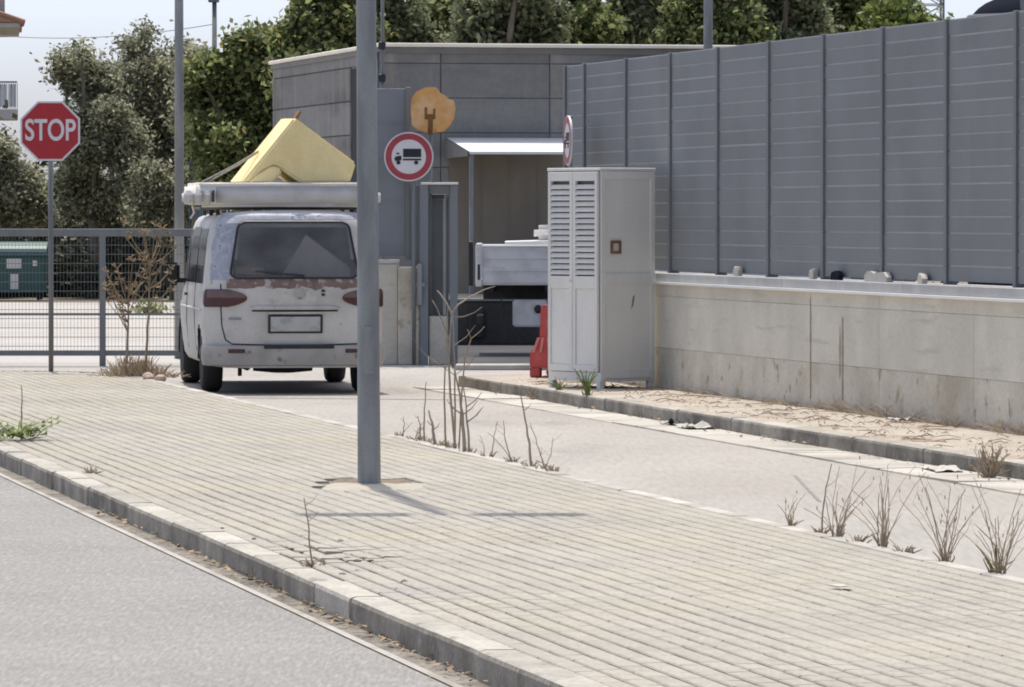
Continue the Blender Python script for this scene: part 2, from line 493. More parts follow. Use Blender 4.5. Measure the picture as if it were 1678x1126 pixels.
# van glass: see-through, dusty
gm = bpy.data.materials.new('dusty_tinted_glass')
gm.use_nodes = True
_n, _l = gm.node_tree.nodes, gm.node_tree.links
_p = _n['Principled BSDF']
_p.inputs['Base Color'].default_value = (0.19, 0.188, 0.186, 1)
_p.inputs['Roughness'].default_value = 0.12
_p.inputs['Specular IOR Level'].default_value = 0.7
_t = _n.new('ShaderNodeBsdfTransparent')
_t.inputs[0].default_value = (0.75, 0.76, 0.76, 1)
_mx = _n.new('ShaderNodeMixShader')
_tc = _n.new('ShaderNodeTexCoord')
_ns = _n.new('ShaderNodeTexNoise')
_ns.inputs['Scale'].default_value = 2.5
_mr = _n.new('ShaderNodeMapRange')
_mr.inputs['From Min'].default_value = 0.3
_mr.inputs['From Max'].default_value = 0.7
_mr.inputs['To Min'].default_value = 0.35
_mr.inputs['To Max'].default_value = 0.70
_l.new(_tc.outputs['Object'], _ns.inputs['Vector'])
_l.new(_ns.outputs['Fac'], _mr.inputs['Value'])
_l.new(_mr.outputs[0], _mx.inputs[0])
_l.new(_t.outputs[0], _mx.inputs[1])
_l.new(_p.outputs[0], _mx.inputs[2])
_l.new(_mx.outputs[0], _n['Material Output'].inputs['Surface'])
M['glass'] = gm


# ================================================================== THE SETTING
def sheet(name, pts, z, material, kind='structure', parent=None):
    o = MB().add([(p[0], p[1], z) for p in pts], [tuple(range(len(pts)))]).build(name, material, parent, fix=False)
    return tag(o, kind=kind) if parent is None else o


sheet('ground', [(-2500, -200), (2500, -200), (2500, 5000), (-2500, 5000)], -0.02, M['earth'])
sheet('road_near', [P(-15, -60), P(-15, 3.82), P(90, 3.82), P(90, -60)], 0.0, M['asphalt'])
slip = sheet('road_slip', [P(-15, 4.02), P(-15, 10.75), P(57.2, 10.75), P(57.2, 12.6), P(61.5, 12.6), (6, 67.0), (-24, 67.0), P(66, 4.02)], 0.0, M['slip'])
sheet('yard', [(-60, 67.0), (20, 67.0), (20, 114), (-60, 114)], -0.004, M['yard'])
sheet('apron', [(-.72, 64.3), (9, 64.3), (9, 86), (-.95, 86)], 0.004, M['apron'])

# tar joints across the slip road
for (a, b, w) in (((7.35, 53.6), (10.0, 52.3), 0.05), ((8.6, 33.2), (9.3, 36.6), 0.012)):
    p0, p1 = P(a[1], a[0], 0.003), P(b[1], b[0], 0.003)
    d = (p1 - p0).normalized()
    s = Vector((-d.y, d.x, 0)) * w
    MB().add([p0 - s, p1 - s, p1 + s, p0 + s], [(0, 1, 2, 3)]).build('tar_joint', M['tar'], slip, fix=False)

# near gutter: dirt-filled channel with a pale edging strip
g = sheet('gutter_near', [P(-15, 3.85), P(-15, 4.02), P(75, 4.02), P(75, 3.85)], 0.003, M['gutter'])
MB().add([P(-15, 3.81, 0.006), P(-15, 3.85, 0.006), P(75, 3.85, 0.006), P(75, 3.81, 0.006)], [(0, 1, 2, 3)]).build('edging_strip', M['gutter_slab'], g, fix=False)

# ---- paved island: bed, kerb stones, pavers
KH = 0.125
V0, V1 = 3.96, 7.25
TC, VC, RAD = 57.5, 5.605, 1.645


def inside_island(t, v, inset=0.0):
    if v < V0 + inset or v > V1 - inset:
        return False
    if t <= TC:
        return True
    return (t - TC) ** 2 + (v - VC) ** 2 <= (RAD - inset) ** 2


outline = [(8, V0 + .03), (8, V1 - .03)] + [(TC + (RAD - .03) * math.cos(a), VC + (RAD - .03) * math.sin(a)) for a in [R(90 - 180 * i / 24) for i in range(25)]]
bed = MB()
bed.prism(outline, lambda p: P(p[0], p[1], 0.0), lambda p: P(p[0], p[1], KH - 0.016))
island = tag(bed.build('pavement_island', M['mortar']), kind='structure')


def kerb_stone_mesh(w, ln, h=0.20):
    """a stone: length along x, from y=0 (street face) to y=w, top at 0, worn front arris"""
    g = 0.002
    b = 0.018
    sec = [(0.0, -h), (0.0, -b * 1.3), (b * 0.35, -b * 0.35), (b * 1.4, 0.0), (w - 0.004, 0.0), (w, -0.006), (w, -h)]
    m = MB()
    m.prism(sec, lambda p: (g, p[0], p[1]), lambda p: (ln - g, p[0], p[1]))
    me_ = m.mesh('kerb_stone')
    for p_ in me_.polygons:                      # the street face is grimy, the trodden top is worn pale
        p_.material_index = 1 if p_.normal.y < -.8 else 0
    return me_


rk = random.Random(11)
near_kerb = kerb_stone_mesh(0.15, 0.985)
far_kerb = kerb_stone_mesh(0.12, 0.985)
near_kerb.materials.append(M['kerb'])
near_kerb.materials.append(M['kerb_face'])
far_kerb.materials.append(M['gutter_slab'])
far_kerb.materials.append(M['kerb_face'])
moss_kerb = near_kerb.copy()
moss_kerb.materials.clear()
moss_kerb.materials.append(M['kerb'])
moss_kerb.materials.append(M['kerb_moss'])
hdg = R(90) + RA                            # local x along the street heading
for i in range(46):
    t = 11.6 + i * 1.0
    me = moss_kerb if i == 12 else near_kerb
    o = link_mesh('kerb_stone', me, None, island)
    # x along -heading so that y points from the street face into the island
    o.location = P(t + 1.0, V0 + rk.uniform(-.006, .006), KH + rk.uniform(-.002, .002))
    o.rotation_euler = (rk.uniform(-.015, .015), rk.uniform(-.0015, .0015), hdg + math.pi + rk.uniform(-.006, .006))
for i in range(46):
    t = 11.5 + i * 1.0
    o = link_mesh('kerb_stone', far_kerb, None, island)
    o.location = P(t, V1 + rk.uniform(-.006, .006), KH + .003 + rk.uniform(-.001, .001))
    o.rotation_euler = (rk.uniform(-.01, .01), rk.uniform(-.001, .001), hdg + rk.uniform(-.004, .004))
# rounded end
for i in range(6):
    a0, a1 = R(90 - 30 * i), R(90 - 30 * (i + 1) + 0.4)
    m = MB()
    ring = []
    n = 5
    for j in range(n + 1):
        a = a0 + (a1 - a0) * j / n
        for rr, zz in ((RAD, 0.0), (RAD, KH), (RAD - .12, KH + .002), (RAD - .12, 0.0)):
            m.v.append(tuple(P(TC + rr * math.cos(a), VC + rr * math.sin(a), zz)))
    for j in range(n):
        for k in range(4):
            k2 = (k + 1) % 4
            m.f.append((j * 4 + k, j * 4 + k2, (j + 1) * 4 + k2, (j + 1) * 4 + k))
    m.f.append((3, 2, 1, 0))
    m.f.append((n * 4, n * 4 + 1, n * 4 + 2, n * 4 + 3))
    m.build('kerb_stone', M['kerb'], island)

# pavers
PL, PW, PH = 0.225, 0.11185, 0.045


def paver_geo(jx=0.0004, jy=0.0085, c=0.006):
    hx, hy = PL / 2 - jx, PW / 2 - jy
    e = 0.0008
    vs = [(-hx, -hy, -PH), (hx, -hy, -PH), (hx, hy, -PH), (-hx, hy, -PH),
          (-hx, -hy, -c), (hx, -hy, -c), (hx, hy, -c), (-hx, hy, -c),
          (-hx + e, -hy + c, 0), (hx - e, -hy + c, 0), (hx - e, hy - c, 0), (-hx + e, hy - c, 0)]
    fs = [(8, 9, 10, 11)] + [(i, (i + 1) % 4, 4 + (i + 1) % 4, 4 + i) for i in range(4)] + [(4 + i, 4 + (i + 1) % 4, 8 + (i + 1) % 4, 8 + i) for i in range(4)]
    return vs, fs


pv, pf = paver_geo()
paver_me = bpy.data.meshes.new('paver')
paver_me.from_pydata(pv, [], pf)
paver_me.materials.append(M['paver'])
from mathutils import noise as mnoise
rp = random.Random(5)
spots = []
for r_ in range(27):
    v = V0 + 0.15 + PW * (r_ + 0.5)
    t = 12.0 + (PL / 2 if r_ % 2 else 0) + rp.uniform(-.03, .03)
    while t < TC + RAD:
        if inside_island(t, v, 0.15) or (t < TC - .2):
            p = P(t, v)
            dx, dy = p.x - (-0.90), p.y - 33.9
            hole = abs(dx) < 0.30 and -0.55 < dy < 0.85
            sunk = mnoise.noise(Vector((t * .35, v * .9, 3.0))) * 0.006
            # settled and lifted patch by the kerb, where weeds push up
            q = math.exp(-((t - 26.5) / 1.1) ** 2 - ((v - 4.40) / 0.30) ** 2)
            wob = mnoise.noise(Vector((t * 2.3, v * 4, 9.0)))
            z = KH + sunk + q * (0.004 + 0.018 * wob) + rp.uniform(-.0005, .0005)
            lat = mnoise.noise(Vector((t * .5, r_ * .21, 0))) * 0.012 + rp.uniform(-.002, .002)
            tilt = (rp.uniform(-.010, .010) + q * wob * .12, rp.uniform(-.001, .001))
            if not hole:
                spots.append((t, v + lat, z, tilt, rp.uniform(-.006, .006)))
        t += PL
pad = []
for s in spots:
    p = P(s[0], s[1], s[2])
    px = 839 + p.x / p.y * FPX
    py = 355 + (CAMH - p.z) / p.y * FPX
    vis = -10 < px < 1690 and py < 1135
    pad.append((0 if vis else 1, p.y, s, vis))
pad.sort(key=lambda q: (q[0], q[1]))
near = [q[2] for q in pad[:300]]
rest = [q[2] for q in pad[300:]]
for (t, v, z, tl, rz) in near:
    o = bpy.data.objects.new('paver', paver_me)
    COL.objects.link(o)
    o.parent = island
    o.location = P(t, v, z)
    o.rotation_euler = (tl[0], tl[1], hdg + rz)
mass = MB()
for (t, v, z, tl, rz) in rest:
    mt = Matrix.Translation(P(t, v, z)) @ Matrix.Rotation(hdg + rz, 4, 'Z') @ Matrix.Rotation(tl[0], 4, 'X') @ Matrix.Rotation(tl[1], 4, 'Y')
    mass.add([mt @ Vector(q) for q in pv], pf)
tag(mass.build('paver_field', M['paver_far'], island, fix=False), kind='stuff')
# cut-out round the lamp post: soil behind, sandy mortar in front
for nm, cx, cy, sx, sy, mt_, hh in (('soil_patch', -0.90, 34.45, 0.27, 0.36, M['soil'], 0.012), ('mortar_patch', -0.86, 33.68, 0.33, 0.36, M['sand'], 0.010)):
    m = MB()
    rr = random.Random(3)
    n = 10
    idx = {}
    for i in range(n + 1):
        for j in range(n + 1):
            x = -1 + 2 * i / n
            y = -1 + 2 * j / n
            idx[i, j] = len(m.v)
            e = 0 if 0 < i < n and 0 < j < n else -0.02
            m.v.append((cx + x * sx + rr.uniform(-.008, .008), cy + y * sy + rr.uniform(-.01, .01), KH - 0.004 + e + rr.uniform(0, hh) + (0.006 if nm[0] == 'm' else -0.004)))
    for i in range(n):
        for j in range(n):
            m.f.append((idx[i, j], idx[i + 1, j], idx[i + 1, j + 1], idx[i, j + 1]))
    m.build(nm, mt_, island, smooth=True)

# ---- right-hand pavement with kerb stones and gutter slabs
RV = 10.62
W0 = Vector((1.45, 53.4, 0))
wdir = Vector((-math.sin(WA), math.cos(WA), 0))
wnor = Vector((-math.cos(WA), -math.sin(WA), 0))     # faces the street


def WP(s, n, z=0.0):
    return W0 + wdir * s + wnor * n + Vector((0, 0, z))


poly = [P(22, RV + .1), P(56.0, RV + .1), P(56.6, RV + .3), WP(5.2, -.05), WP(-32, -.05)]
m = MB()
m.prism(poly, lambda p: (p.x, p.y, -0.01), lambda p: (p.x, p.y, KH - 0.003))
rpav = tag(m.build('pavement_right', M['pavement']), kind='structure')
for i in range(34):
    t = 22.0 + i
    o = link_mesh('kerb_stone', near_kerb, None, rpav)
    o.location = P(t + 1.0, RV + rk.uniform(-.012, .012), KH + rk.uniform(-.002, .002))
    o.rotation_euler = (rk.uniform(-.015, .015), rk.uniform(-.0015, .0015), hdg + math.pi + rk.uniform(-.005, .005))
o = link_mesh('kerb_stone', near_kerb, None, rpav)      # the return at the gate end
o.location = P(56.02, RV + .02, KH) + Vector((0.0, 0.0, 0))
o.rotation_euler = (0, 0, math.atan2(0.75, -0.05) + math.pi * 0)
o.rotation_euler = (0, 0, R(36))
slab_me = MB().box(0.006, 0.99, 0, 0.50, -0.05, 0).mesh('gutter_slab', bevel=0.004)
slab_me.materials.append(M['gutter_slab'])
gut = sheet('gutter_right', [P(-15, 10.09), P(-15, RV + .02), P(56, RV + .02), P(56, 10.09)], 0.002, M['gutter'])
for i in range(34):
    o = link_mesh('gutter_slab', slab_me, None, gut)
    o.location = P(23.3 + i, 10.105 + rk.uniform(-.01, .01), 0.008 + rk.uniform(-.004, .006))
    o.rotation_euler = (rk.uniform(-.012, .012), rk.uniform(-.006, .006), hdg + math.pi + rk.uniform(-.006, .006))

# ---- concrete wall with coping
wall = thing('concrete_wall', 'long low board-marked concrete wall with pale coping below the grey fence', 'wall', W0, R(90) + WA)
S0, S1 = -20.0, 4.4
MB().box(S0, S1, -0.26, -0.012, 0.0, 1.15).build('wall_core', M['core'], wall)
js = [S0, -16.6, -13.5, -10.5, -7.8, -5.63, -2.15, 1.0, S1]
rows = [(0.10, 0.52), (0.5215, 1.03), (1.0315, 1.150)]
rw = random.Random(2)
for a, b in zip(js[:-1], js[1:]):
    for k, (z0, z1) in enumerate(rows):
        d = rw.uniform(-.0015, .002)
        MB().box(a + .004, b - .004, -0.02, d, z0, z1).build('concrete_panel', M['wall_low'] if k == 0 else M['wall'], wall, bevel=0.004)
x = S0
while x < S1:
    e = min(x + 1.9, S1)
    MB().box(x + .003, e - .003, -0.30, 0.035, 1.178, 1.262).build('coping_stone', M['coping'], wall, bevel=0.006)  # greyer stone carries the shade of the coping front in its colour
    x = e
MB().box(S0, S1, -0.20, 0.062, 1.150, 1.176).build('sunlit_coping_lip', M['white_metal'], wall, bevel=0.003)  # whiter than the stone, to stand in for sun on the lip
# rust run-off below the coping joint
m = MB()
rr = random.Random(9)
for s, zt, zb, w in ((-6.68, 0.94, 0.22, 0.020), (-6.60, 0.86, 0.40, 0.012), (-5.645, 1.1, 0.2, 0.014)):
    pl = []
    n = 14
    for i in range(n + 1):
        z = zt + (zb - zt) * i / n
        ww = w * (0.5 + 0.8 * rr.random())
        pl.append((s - ww, 0.0058, z))
        pl.append((s + ww, 0.0058, z))
    m.add(pl, [(2 * i, 2 * i + 1, 2 * i + 3, 2 * i + 2) for i in range(n)])
m.build('rust_streak', M['stain'], wall, fix=False)

# ---- noise fence on the wall
fence = thing('slat_fence', 'tall blue-grey fence of horizontal slats and posts on the long concrete wall', 'fence', W0 + Vector((0, 0, 1.262)), R(90) + WA)
posts = [3.48 - 1.86 * k for k in range(0, 13)]
for s in posts + [S1 - .03]:
    MB().box(s - .04, s + .04, -0.15, -0.048, 0.0, 2.178).build('post', M['fence_post'], fence, bevel=0.004)
pitch = 0.1345
slat_cache = {}
rf = random.Random(4)
bays = [(3.52, S1 - .07)] + [(a - 1.82, a - .04) for a in posts[:-1]]
for (a, b) in bays:
    ln = round(b - a, 3)
    if ln not in slat_cache:
        m = MB()
        sec = [(-0.073, 0.001), (-0.070, 0.003), (-0.070, pitch - .015), (-0.073, pitch - .013), (-0.105, pitch - .013), (-0.105, 0.001)]
        m.prism(sec, lambda p: (0.0, p[0], p[1]), lambda p: (ln, p[0], p[1]))
        me = m.mesh('slat')
        me.materials.append(M['fence'])
        slat_cache[ln] = me
    for k in range(16):
        o = link_mesh('slat', slat_cache[ln], None, fence)
        o.location = (a, rf.uniform(-.002, .002), 0.025 + k * pitch + rf.uniform(-.0015, .0015))
    MB().box(a, b, -0.080, -0.0745, 0.03, 0.02 + 16 * pitch).build('lit_lip_strip', M['fence_lit_lip'], fence)  # paler sheet behind the gaps paints the lit lips of the slats
# end of setting slabs

# scraps on the coping under the fence
rs = random.Random(21)
for (px, w, h, mt_, lab) in ((1406, 0.26, 0.085, 'paper', 'flat white scrap lying longest on the wall coping below the fence'),
                             (1478, 0.09, 0.085, 'paper', 'small upright white scrap on the coping right of the longest scrap'),
                             (1302, 0.035, 0.085, 'paper', 'thin white upright stub on the coping below the fence, left of the scraps'),
                             (1340, 0.10, 0.075, 'dome', 'small dark crumpled scrap on the wall coping below the fence'),
                             (1662, 0.12, 0.07, 'dark', 'dark square block on the coping at the right end of the fence'),
                             (1180, 0.05, 0.085, 'paper', 'pale stub on the coping just right of the shuttered cabinet')):
    Y = 13.05 / (0.22 + (px - 839) / FPX)
    s = (Y - 53.4) / math.cos(WA)
    m = MB()
    n = 7
    w *= 2.6
    pl = [(-w / 2, 0), (w / 2, 0)] + [(w / 2 - w * i / n, h * (0.75 + 0.35 * rs.random()) * (1 if 0 < i < n else .6)) for i in range(n + 1)]
    m.prism(pl, lambda p: (-p[0], 0.0, p[1]), lambda p: (-p[0] + .01, -0.045 - .012 * p[1] / h, p[1]))
    o = m.build('scrap', M[mt_])
    o.location = WP(s, 0.005, 1.264)
    o.rotation_euler = (0, 0, R(90) + WA + rs.uniform(-.15, .15))
    tag(o, lab, 'scrap', 'scraps on the wall coping')

# ================================================================== LAMP POST IN THE FOREGROUND
lp = thing('lamp_post', 'thick tapered galvanised lamp post standing in the paved island', 'lamp post', (-0.905, 34.0, KH - .02))
LH = 9.75
m = MB()
m.tube([(0, 0, 0), (0, 0, .05), (-0.008, 0, 1.6), (-0.018, 0, 3.2), (-0.03, 0, 6.5), (-0.04, 0, LH)], [.0735, .0735, .068, .062, .052, .043], n=28)
autosmooth(m.build('pole', M['galv'], lp), 40)
m = MB()
m.tube([(-.82, 0, LH - .02), (.74, 0, LH - .02)], .018, 8)
m.build('cross_arm', M['galv_dark'], lp)
for sx in (-1, 1):
    m = MB()
    cx = -0.04 + sx * 0.50
    m.prism([(-.34, 0), (-.30, .05), (.28, .05), (.32, 0), (.28, -.02), (-.30, -.02)], lambda p: (cx + p[0], -.16, LH - .02 + p[1]), lambda p: (cx + p[0], .16, LH - .02 + p[1]))
    m.build('lamp_head', M['galv_dark'], lp, bevel=0.006)
m = MB()
m.box(-.035, .035, -.084, -.060, .72, 1.02)
m.build('access_door', M['galv'], lp, bevel=0.006)

# ================================================================== STOP SIGN
ss = thing('stop_sign', 'red octagonal stop sign with white letters on a thin grey post', 'sign', at(83, 608, 58.8) * 1.0)
ss.location.z = KH - .01
sc = at(83, 215, 58.8)
cz = sc.z - ss.location.z
MB().tube([(0, 0.03, 0), (0, 0.03, cz + .25)], .027, 12).build('post', M['galv_dark'], ss, smooth=True)


def octagon(r):
    return [(r / math.cos(R(22.5)) * math.cos(R(22.5 + 45 * k)), r / math.cos(R(22.5)) * math.sin(R(22.5 + 45 * k))) for k in range(8)]


MB().prism(octagon(.326), lambda p: (p[0], -.004, cz + p[1]), lambda p: (p[0], -.020, cz + p[1])).build('sign_plate', M['sign_white'], ss)
MB().prism(octagon(.305), lambda p: (p[0], -.0205, cz + p[1]), lambda p: (p[0], -.0235, cz + p[1])).build('red_field', M['red_sign'], ss)
tm = text_mesh('STOP', 0.325, offset=0.006, extrude=0.002, sx=0.715)
tm.transform(Matrix.Translation((0, -.0262, cz + .0)))
tm.materials.clear()
link_mesh('lettering', tm, M['sign_white'], ss)
for dz in (-.15, .15):
    MB().box(-.06, .06, -.004, .06, cz + dz - .02, cz + dz + .02).build('clamp', M['galv'], ss)


# ================================================================== NO-LORRY SIGNS
def lorry_sign(root, c, r, faded):
    """disc facing local -Y with centre c"""
    cx, cy, cz_ = c
    n = 40
    circ = lambda q: [(q * math.cos(2 * math.pi * k / n), q * math.sin(2 * math.pi * k / n)) for k in range(n)]
    MB().prism(circ(r), lambda p: (cx + p[0], cy, cz_ + p[1]), lambda p: (cx + p[0], cy - .02, cz_ + p[1])).build('sign_plate', M['sign_white'], root)
    m = MB()
    o = circ(r * .945)
    i = circ(r * .70)
    for k in range(n):
        k2 = (k + 1) % n
        m.add([(cx + o[k][0], cy - .0225, cz_ + o[k][1]), (cx + o[k2][0], cy - .0225, cz_ + o[k2][1]),
               (cx + i[k2][0], cy - .0225, cz_ + i[k2][1]), (cx + i[k][0], cy - .0225, cz_ + i[k][1])], [(0, 1, 2, 3)])
    m.build('red_ring', M['red_faded'], root, fix=False)
    m = MB()
    for (x0, x1, z0, z1) in ((-.23, .50, -.02, .32), (-.24, .50, -.15, -.08)):
        m.box(cx + x0 * r, cx + x1 * r, cy - .025, cy - .0205, cz_ + z0 * r, cz_ + z1 * r)
    cabp = [(-.30, -.14), (-.30, .04), (-.50, .02), (-.58, -.06), (-.56, -.17), (-.40, -.17)]
    m.prism([(a * r, b * r) for a, b in cabp], lambda p: (cx + p[0], cy - .0205, cz_ + p[1]), lambda p: (cx + p[0], cy - .025, cz_ + p[1]))
    for wx in (-.42, .30):
        m.prism([(wx * r + .09 * r * math.cos(2 * math.pi * k / 10), -.24 * r + .08 * r * math.sin(2 * math.pi * k / 10)) for k in range(10)],
                lambda p: (cx + p[0], cy - .0205, cz_ + p[1]), lambda p: (cx + p[0], cy - .0248, cz_ + p[1]))
    m.box(cx - .50 * r, cx - .38 * r, cy - .025, cy - .0205, cz_ + .10 * r, cz_ + .16 * r)
    m.build('lorry_symbol', M['sign_black'], root)
    MB().prism(circ(r * .97), lambda p: (cx + p[0], cy + .001, cz_ + p[1]), lambda p: (cx + p[0], cy + .004, cz_ + p[1])).build('back_plate', M['sign_back'], root)


GY = 66.0
c = at(670, 257, GY - .25)
ns = thing('no_lorry_sign', 'round red-ringed no-lorry sign facing the camera beside the gate frame', 'sign', (c.x + .10, GY - .2, 0), group='no-lorry signs at the gate')
lorry_sign(ns, (-.10, -.05, c.z), 0.302, True)
MB().tube([(-.04, .02, 0), (-.04, .02, c.z + .2)], .024, 10).build('post', M['galv_dark'], ns, smooth=True)
for dz in (-.13, .13):
    MB().box(-.14, .0, -.047, .02, c.z + dz - .018, c.z + dz + .018).build('bracket', M['galv_dark'], ns)

c = at(937, 229, 56.3)
es = thing('no_lorry_sign', 'round no-lorry sign seen almost edge-on above the shuttered cabinet', 'sign', (c.x, 56.3, KH - .01), R(-81.5), group='no-lorry signs at the gate')
lorry_sign(es, (0, -.03, c.z - KH), 0.262, True)
MB().tube([(0, -.008, 0), (0, -.008, c.z - KH + .24)], .016, 10).build('post', M['galv_dark'], es, smooth=True)
MB().lathe([(.017, 0), (.017, .02), (.008, .03)], (0, -.008, c.z - KH + .235), 'Z', 10).build('cap', M['galv'], es)

# orange weathered plate on a rusty post
c = at(710, 181, GY)
op = thing('orange_plate', 'ragged orange round plate on a rusty bracket above the gate frame', 'plate', (c.x - .03, GY + .05, 0))
pts_px = [(675, 205), (673, 180), (675, 160), (683, 150), (697, 144), (715, 143), (719, 148), (722, 153), (730, 157), (736, 163), (744, 165), (747, 178), (744, 195), (737, 207), (727, 216), (712, 218), (697, 218), (683, 213)]
pp = [((x - 839) / FPX * GY - op.location.x, CAMH - (y - 355) / FPX * GY) for x, y in pts_px]
m = MB()
m.prism(pp, lambda p: (p[0], -.055, p[1]), lambda p: (p[0], -.085, p[1]))
m.build('plate', M['orange'], op, bevel=.008, seg=2)
cz_ = c.z
m = MB()
m.box(-.035, .025, -.096, -.0855, cz_ - .30, cz_ - .06)
m.box(-.075, -.045, -.096, -.0855, cz_ - .10, cz_ + .035)
m.box(.030, .055, -.096, -.0855, cz_ - .10, cz_ + .02)
m.box(-.075, .055, -.0965, -.0858, cz_ - .11, cz_ - .05)
m.build('rusty_bracket', M['rust'], op, bevel=.004)
MB().tube([(-.005, -.02, 0), (-.005, -.02, cz_ + .1)], .022, 10).build('post', M['galv_dark'], op, smooth=True)

# ================================================================== GATE FRAME, LEFT FENCE STUB, PIER
def gx(px, Y=GY):
    return (px - 839) / FPX * Y


def gz(py, Y=GY):
    return CAMH - (py - 355) / FPX * Y


pier = thing('concrete_pier', 'weathered concrete pier with sunlit-coloured side beside the gate frame right of the van', 'pier', (gx(650), GY, 0))
MB().box(gx(588), gx(652), GY - .02, GY + .45, 0, gz(432)).build('lit_block', M['wall'], pier, world=True, bevel=.01)  # lighter concrete stands in for the sunlit face of the corner
MB().box(gx(652.4), gx(688), GY - .10, GY + .40, 0, gz(438)).build('shaded_block', M['wall_low'], pier, world=True, bevel=.012)  # darker concrete stands in for the shaded face of the corner
MB().box(gx(586), gx(653), GY - .05, GY + .48, gz(432) + .002, gz(426)).build('coping_stone', M['coping'], pier, world=True, bevel=.006)
MB().box(gx(703), gx(734), GY - .08, GY + .35, 0, gz(518)).build('low_block', M['wall_low'], pier, world=True, bevel=.012)

stub = thing('sheet_fence', 'narrow tall blue-grey sheet panel standing on the concrete pier', 'fence', (gx(640), GY + .15, gz(426)))
MB().box(gx(596), gx(664), GY + .13, GY + .16, gz(420), gz(145)).build('sheet_panel', M['galv_blue'], stub, world=True, bevel=.004)
MB().box(gx(664.5), gx(673), GY + .08, GY + .19, gz(425.5), gz(143)).build('post', M['galv_dark'], stub, world=True, bevel=.004)
MB().box(gx(590), gx(595.5), GY + .08, GY + .19, gz(425.5), gz(143)).build('post', M['galv_dark'], stub, world=True, bevel=.004)
for py in (200, 260, 330, 400):
    MB().box(gx(596), gx(664), GY + .121, GY + .1295, gz(py + 3), gz(py)).build('rib', M['galv_blue'], stub, world=True)

gf = thing('gate_portal', 'grey steel sliding-gate guide frame with two posts and a top plate', 'gate frame', (gx(715), GY, 0))
MB().box(gx(688.5), gx(702), GY - .13, GY - .02, 0, gz(303)).build('post', M['galv_blue'], gf, world=True, bevel=.005)
MB().box(gx(737), gx(750), GY - .05, GY + .10, 0, gz(303)).build('post', M['galv_blue'], gf, world=True, bevel=.005)
MB().box(gx(690), gx(751), GY - .15, GY + .12, gz(302.6), gz(299)).build('top_plate', M['white_metal'], gf, world=True, bevel=.003)
MB().box(gx(702.3), gx(736.7), GY - .06, GY - .03, gz(318), gz(303.2)).build('cross_bar', M['galv_dark'], gf, world=True, bevel=.004)
MB().box(gx(708), gx(728), GY - .085, GY - .062, gz(325), gz(320)).build('guide_roller', M['black_plastic'], gf, world=True, bevel=.003)
MB().box(gx(726), gx(731), GY - .07, GY - .02, gz(516), gz(318.4)).build('stiffener', M['galv'], gf, world=True, bevel=.003)
MB().box(gx(673.5), gx(687), GY + .02, GY + .10, gz(437), gz(303)).build('rear_plate', M['galv_dark'], gf, world=True, bevel=.003)
m = MB()
m.box(gx(684), gx(692), GY - .19, GY - .135, gz(500), gz(432))
m.box(gx(672), gx(697), GY - .18, GY - .133, gz(470), gz(462))
m.build('lock_bracket', M['galv'], gf, world=True, bevel=.004)

leaf = thing('sliding_gate', 'dark grey sheet gate leaf drawn back behind the gate frame posts', 'gate', (gx(718), GY + .2, 0))
MB().box(gx(700), gx(735), GY + .17, GY + .20, .1, gz(318)).build('sheet_panel', M['galv_dark'], leaf, world=True, bevel=.004)
MB().box(gx(698), gx(735), GY + .14, GY + .165, gz(330), gz(322)).build('rail', M['galv_dark'], leaf, world=True, bevel=.003)
MB().box(gx(698), gx(735), GY + .14, GY + .165, .12, .20).build('rail', M['galv_dark'], leaf, world=True, bevel=.003)

# thin mast with fittings beside the big lamp post
mast = thing('thin_mast', 'thin grey mast with small dark fittings rising behind the thick lamp post', 'mast', (gx(627, 66.6), 66.6, 0))
MB().tube([(0, 0, 0), (0, 0, 6.2)], .022, 10).build('pole', M['galv_dark'], mast, smooth=True)
for py in (75, 128):
    MB().box(-.05, .04, -.08, .03, gz(py, 66.6) - .05, gz(py, 66.6) + .05).build('fitting', M['black_plastic'], mast, bevel=.012)
MB().box(-.035, .02, -.06, .02, gz(160, 66.6), gz(138, 66.6)).build('junction_box', M['galv'], mast, bevel=.008)

# threshold beam of the gate
th = MB().box(gx(747, 64), gx(905, 64), 63.6, 64.1, 0.0, 0.065).build('gate_threshold', M['gutter_slab'], bevel=.01)
tag(base_origin(th, (gx(820, 64), 63.8, 0)), 'low pale concrete threshold strip on the road before the flatbed truck', 'threshold')

# ================================================================== MESH FENCE ON THE LEFT
FY = 65.4
X0, X1 = gx(-840, FY), gx(420, FY)
mg = thing('mesh_fence', 'grey framed mesh fence with square posts behind the stop sign', 'fence', (gx(168, FY), FY, 0))
for px in (-824, -576, -328, -80, 168, 415):
    MB().box(gx(px - 5, FY), gx(px + 5, FY), FY - .035, FY + .035, 0, gz(385, FY)).build('post', M['galv_dark'], mg, world=True, bevel=.004)
MB().box(X0, X1, FY - .04, FY + .04, gz(388, FY) + .003, gz(375, FY)).build('top_rail', M['galv_dark'], mg, world=True, bevel=.004)
for px0, px1 in ((-819, -581), (-571, -333), (-323, -85), (-75, 163), (173, 410)):
    MB().box(gx(px0, FY), gx(px1, FY), FY - .03, FY + .03, gz(583, FY), gz(574, FY)).build('bottom_rail', M['galv_dark'], mg, world=True, bevel=.004)
    MB().box(gx(px0, FY), gx(px1, FY), FY - .015, FY + .015, gz(517, FY), gz(513, FY)).build('middle_rail', M['galv_dark'], mg, world=True)
    z = gz(568, FY)
    while z < gz(390, FY):
        MB().box(gx(px0, FY), gx(px1, FY), FY - .003, FY + .003, z, z + .007).build('wire', M['galv_dark'], mg, world=True)
        z += 0.112
    m = MB()
    x = gx(px0, FY) + .03
    while x < gx(px1, FY):
        m.box(x, x + .0035, FY + .0035, FY + .0065, gz(574, FY), gz(388, FY))
        x += 0.042
    tag(m.build('vertical_wires', M['galv_dark'], mg, world=True), kind='stuff')

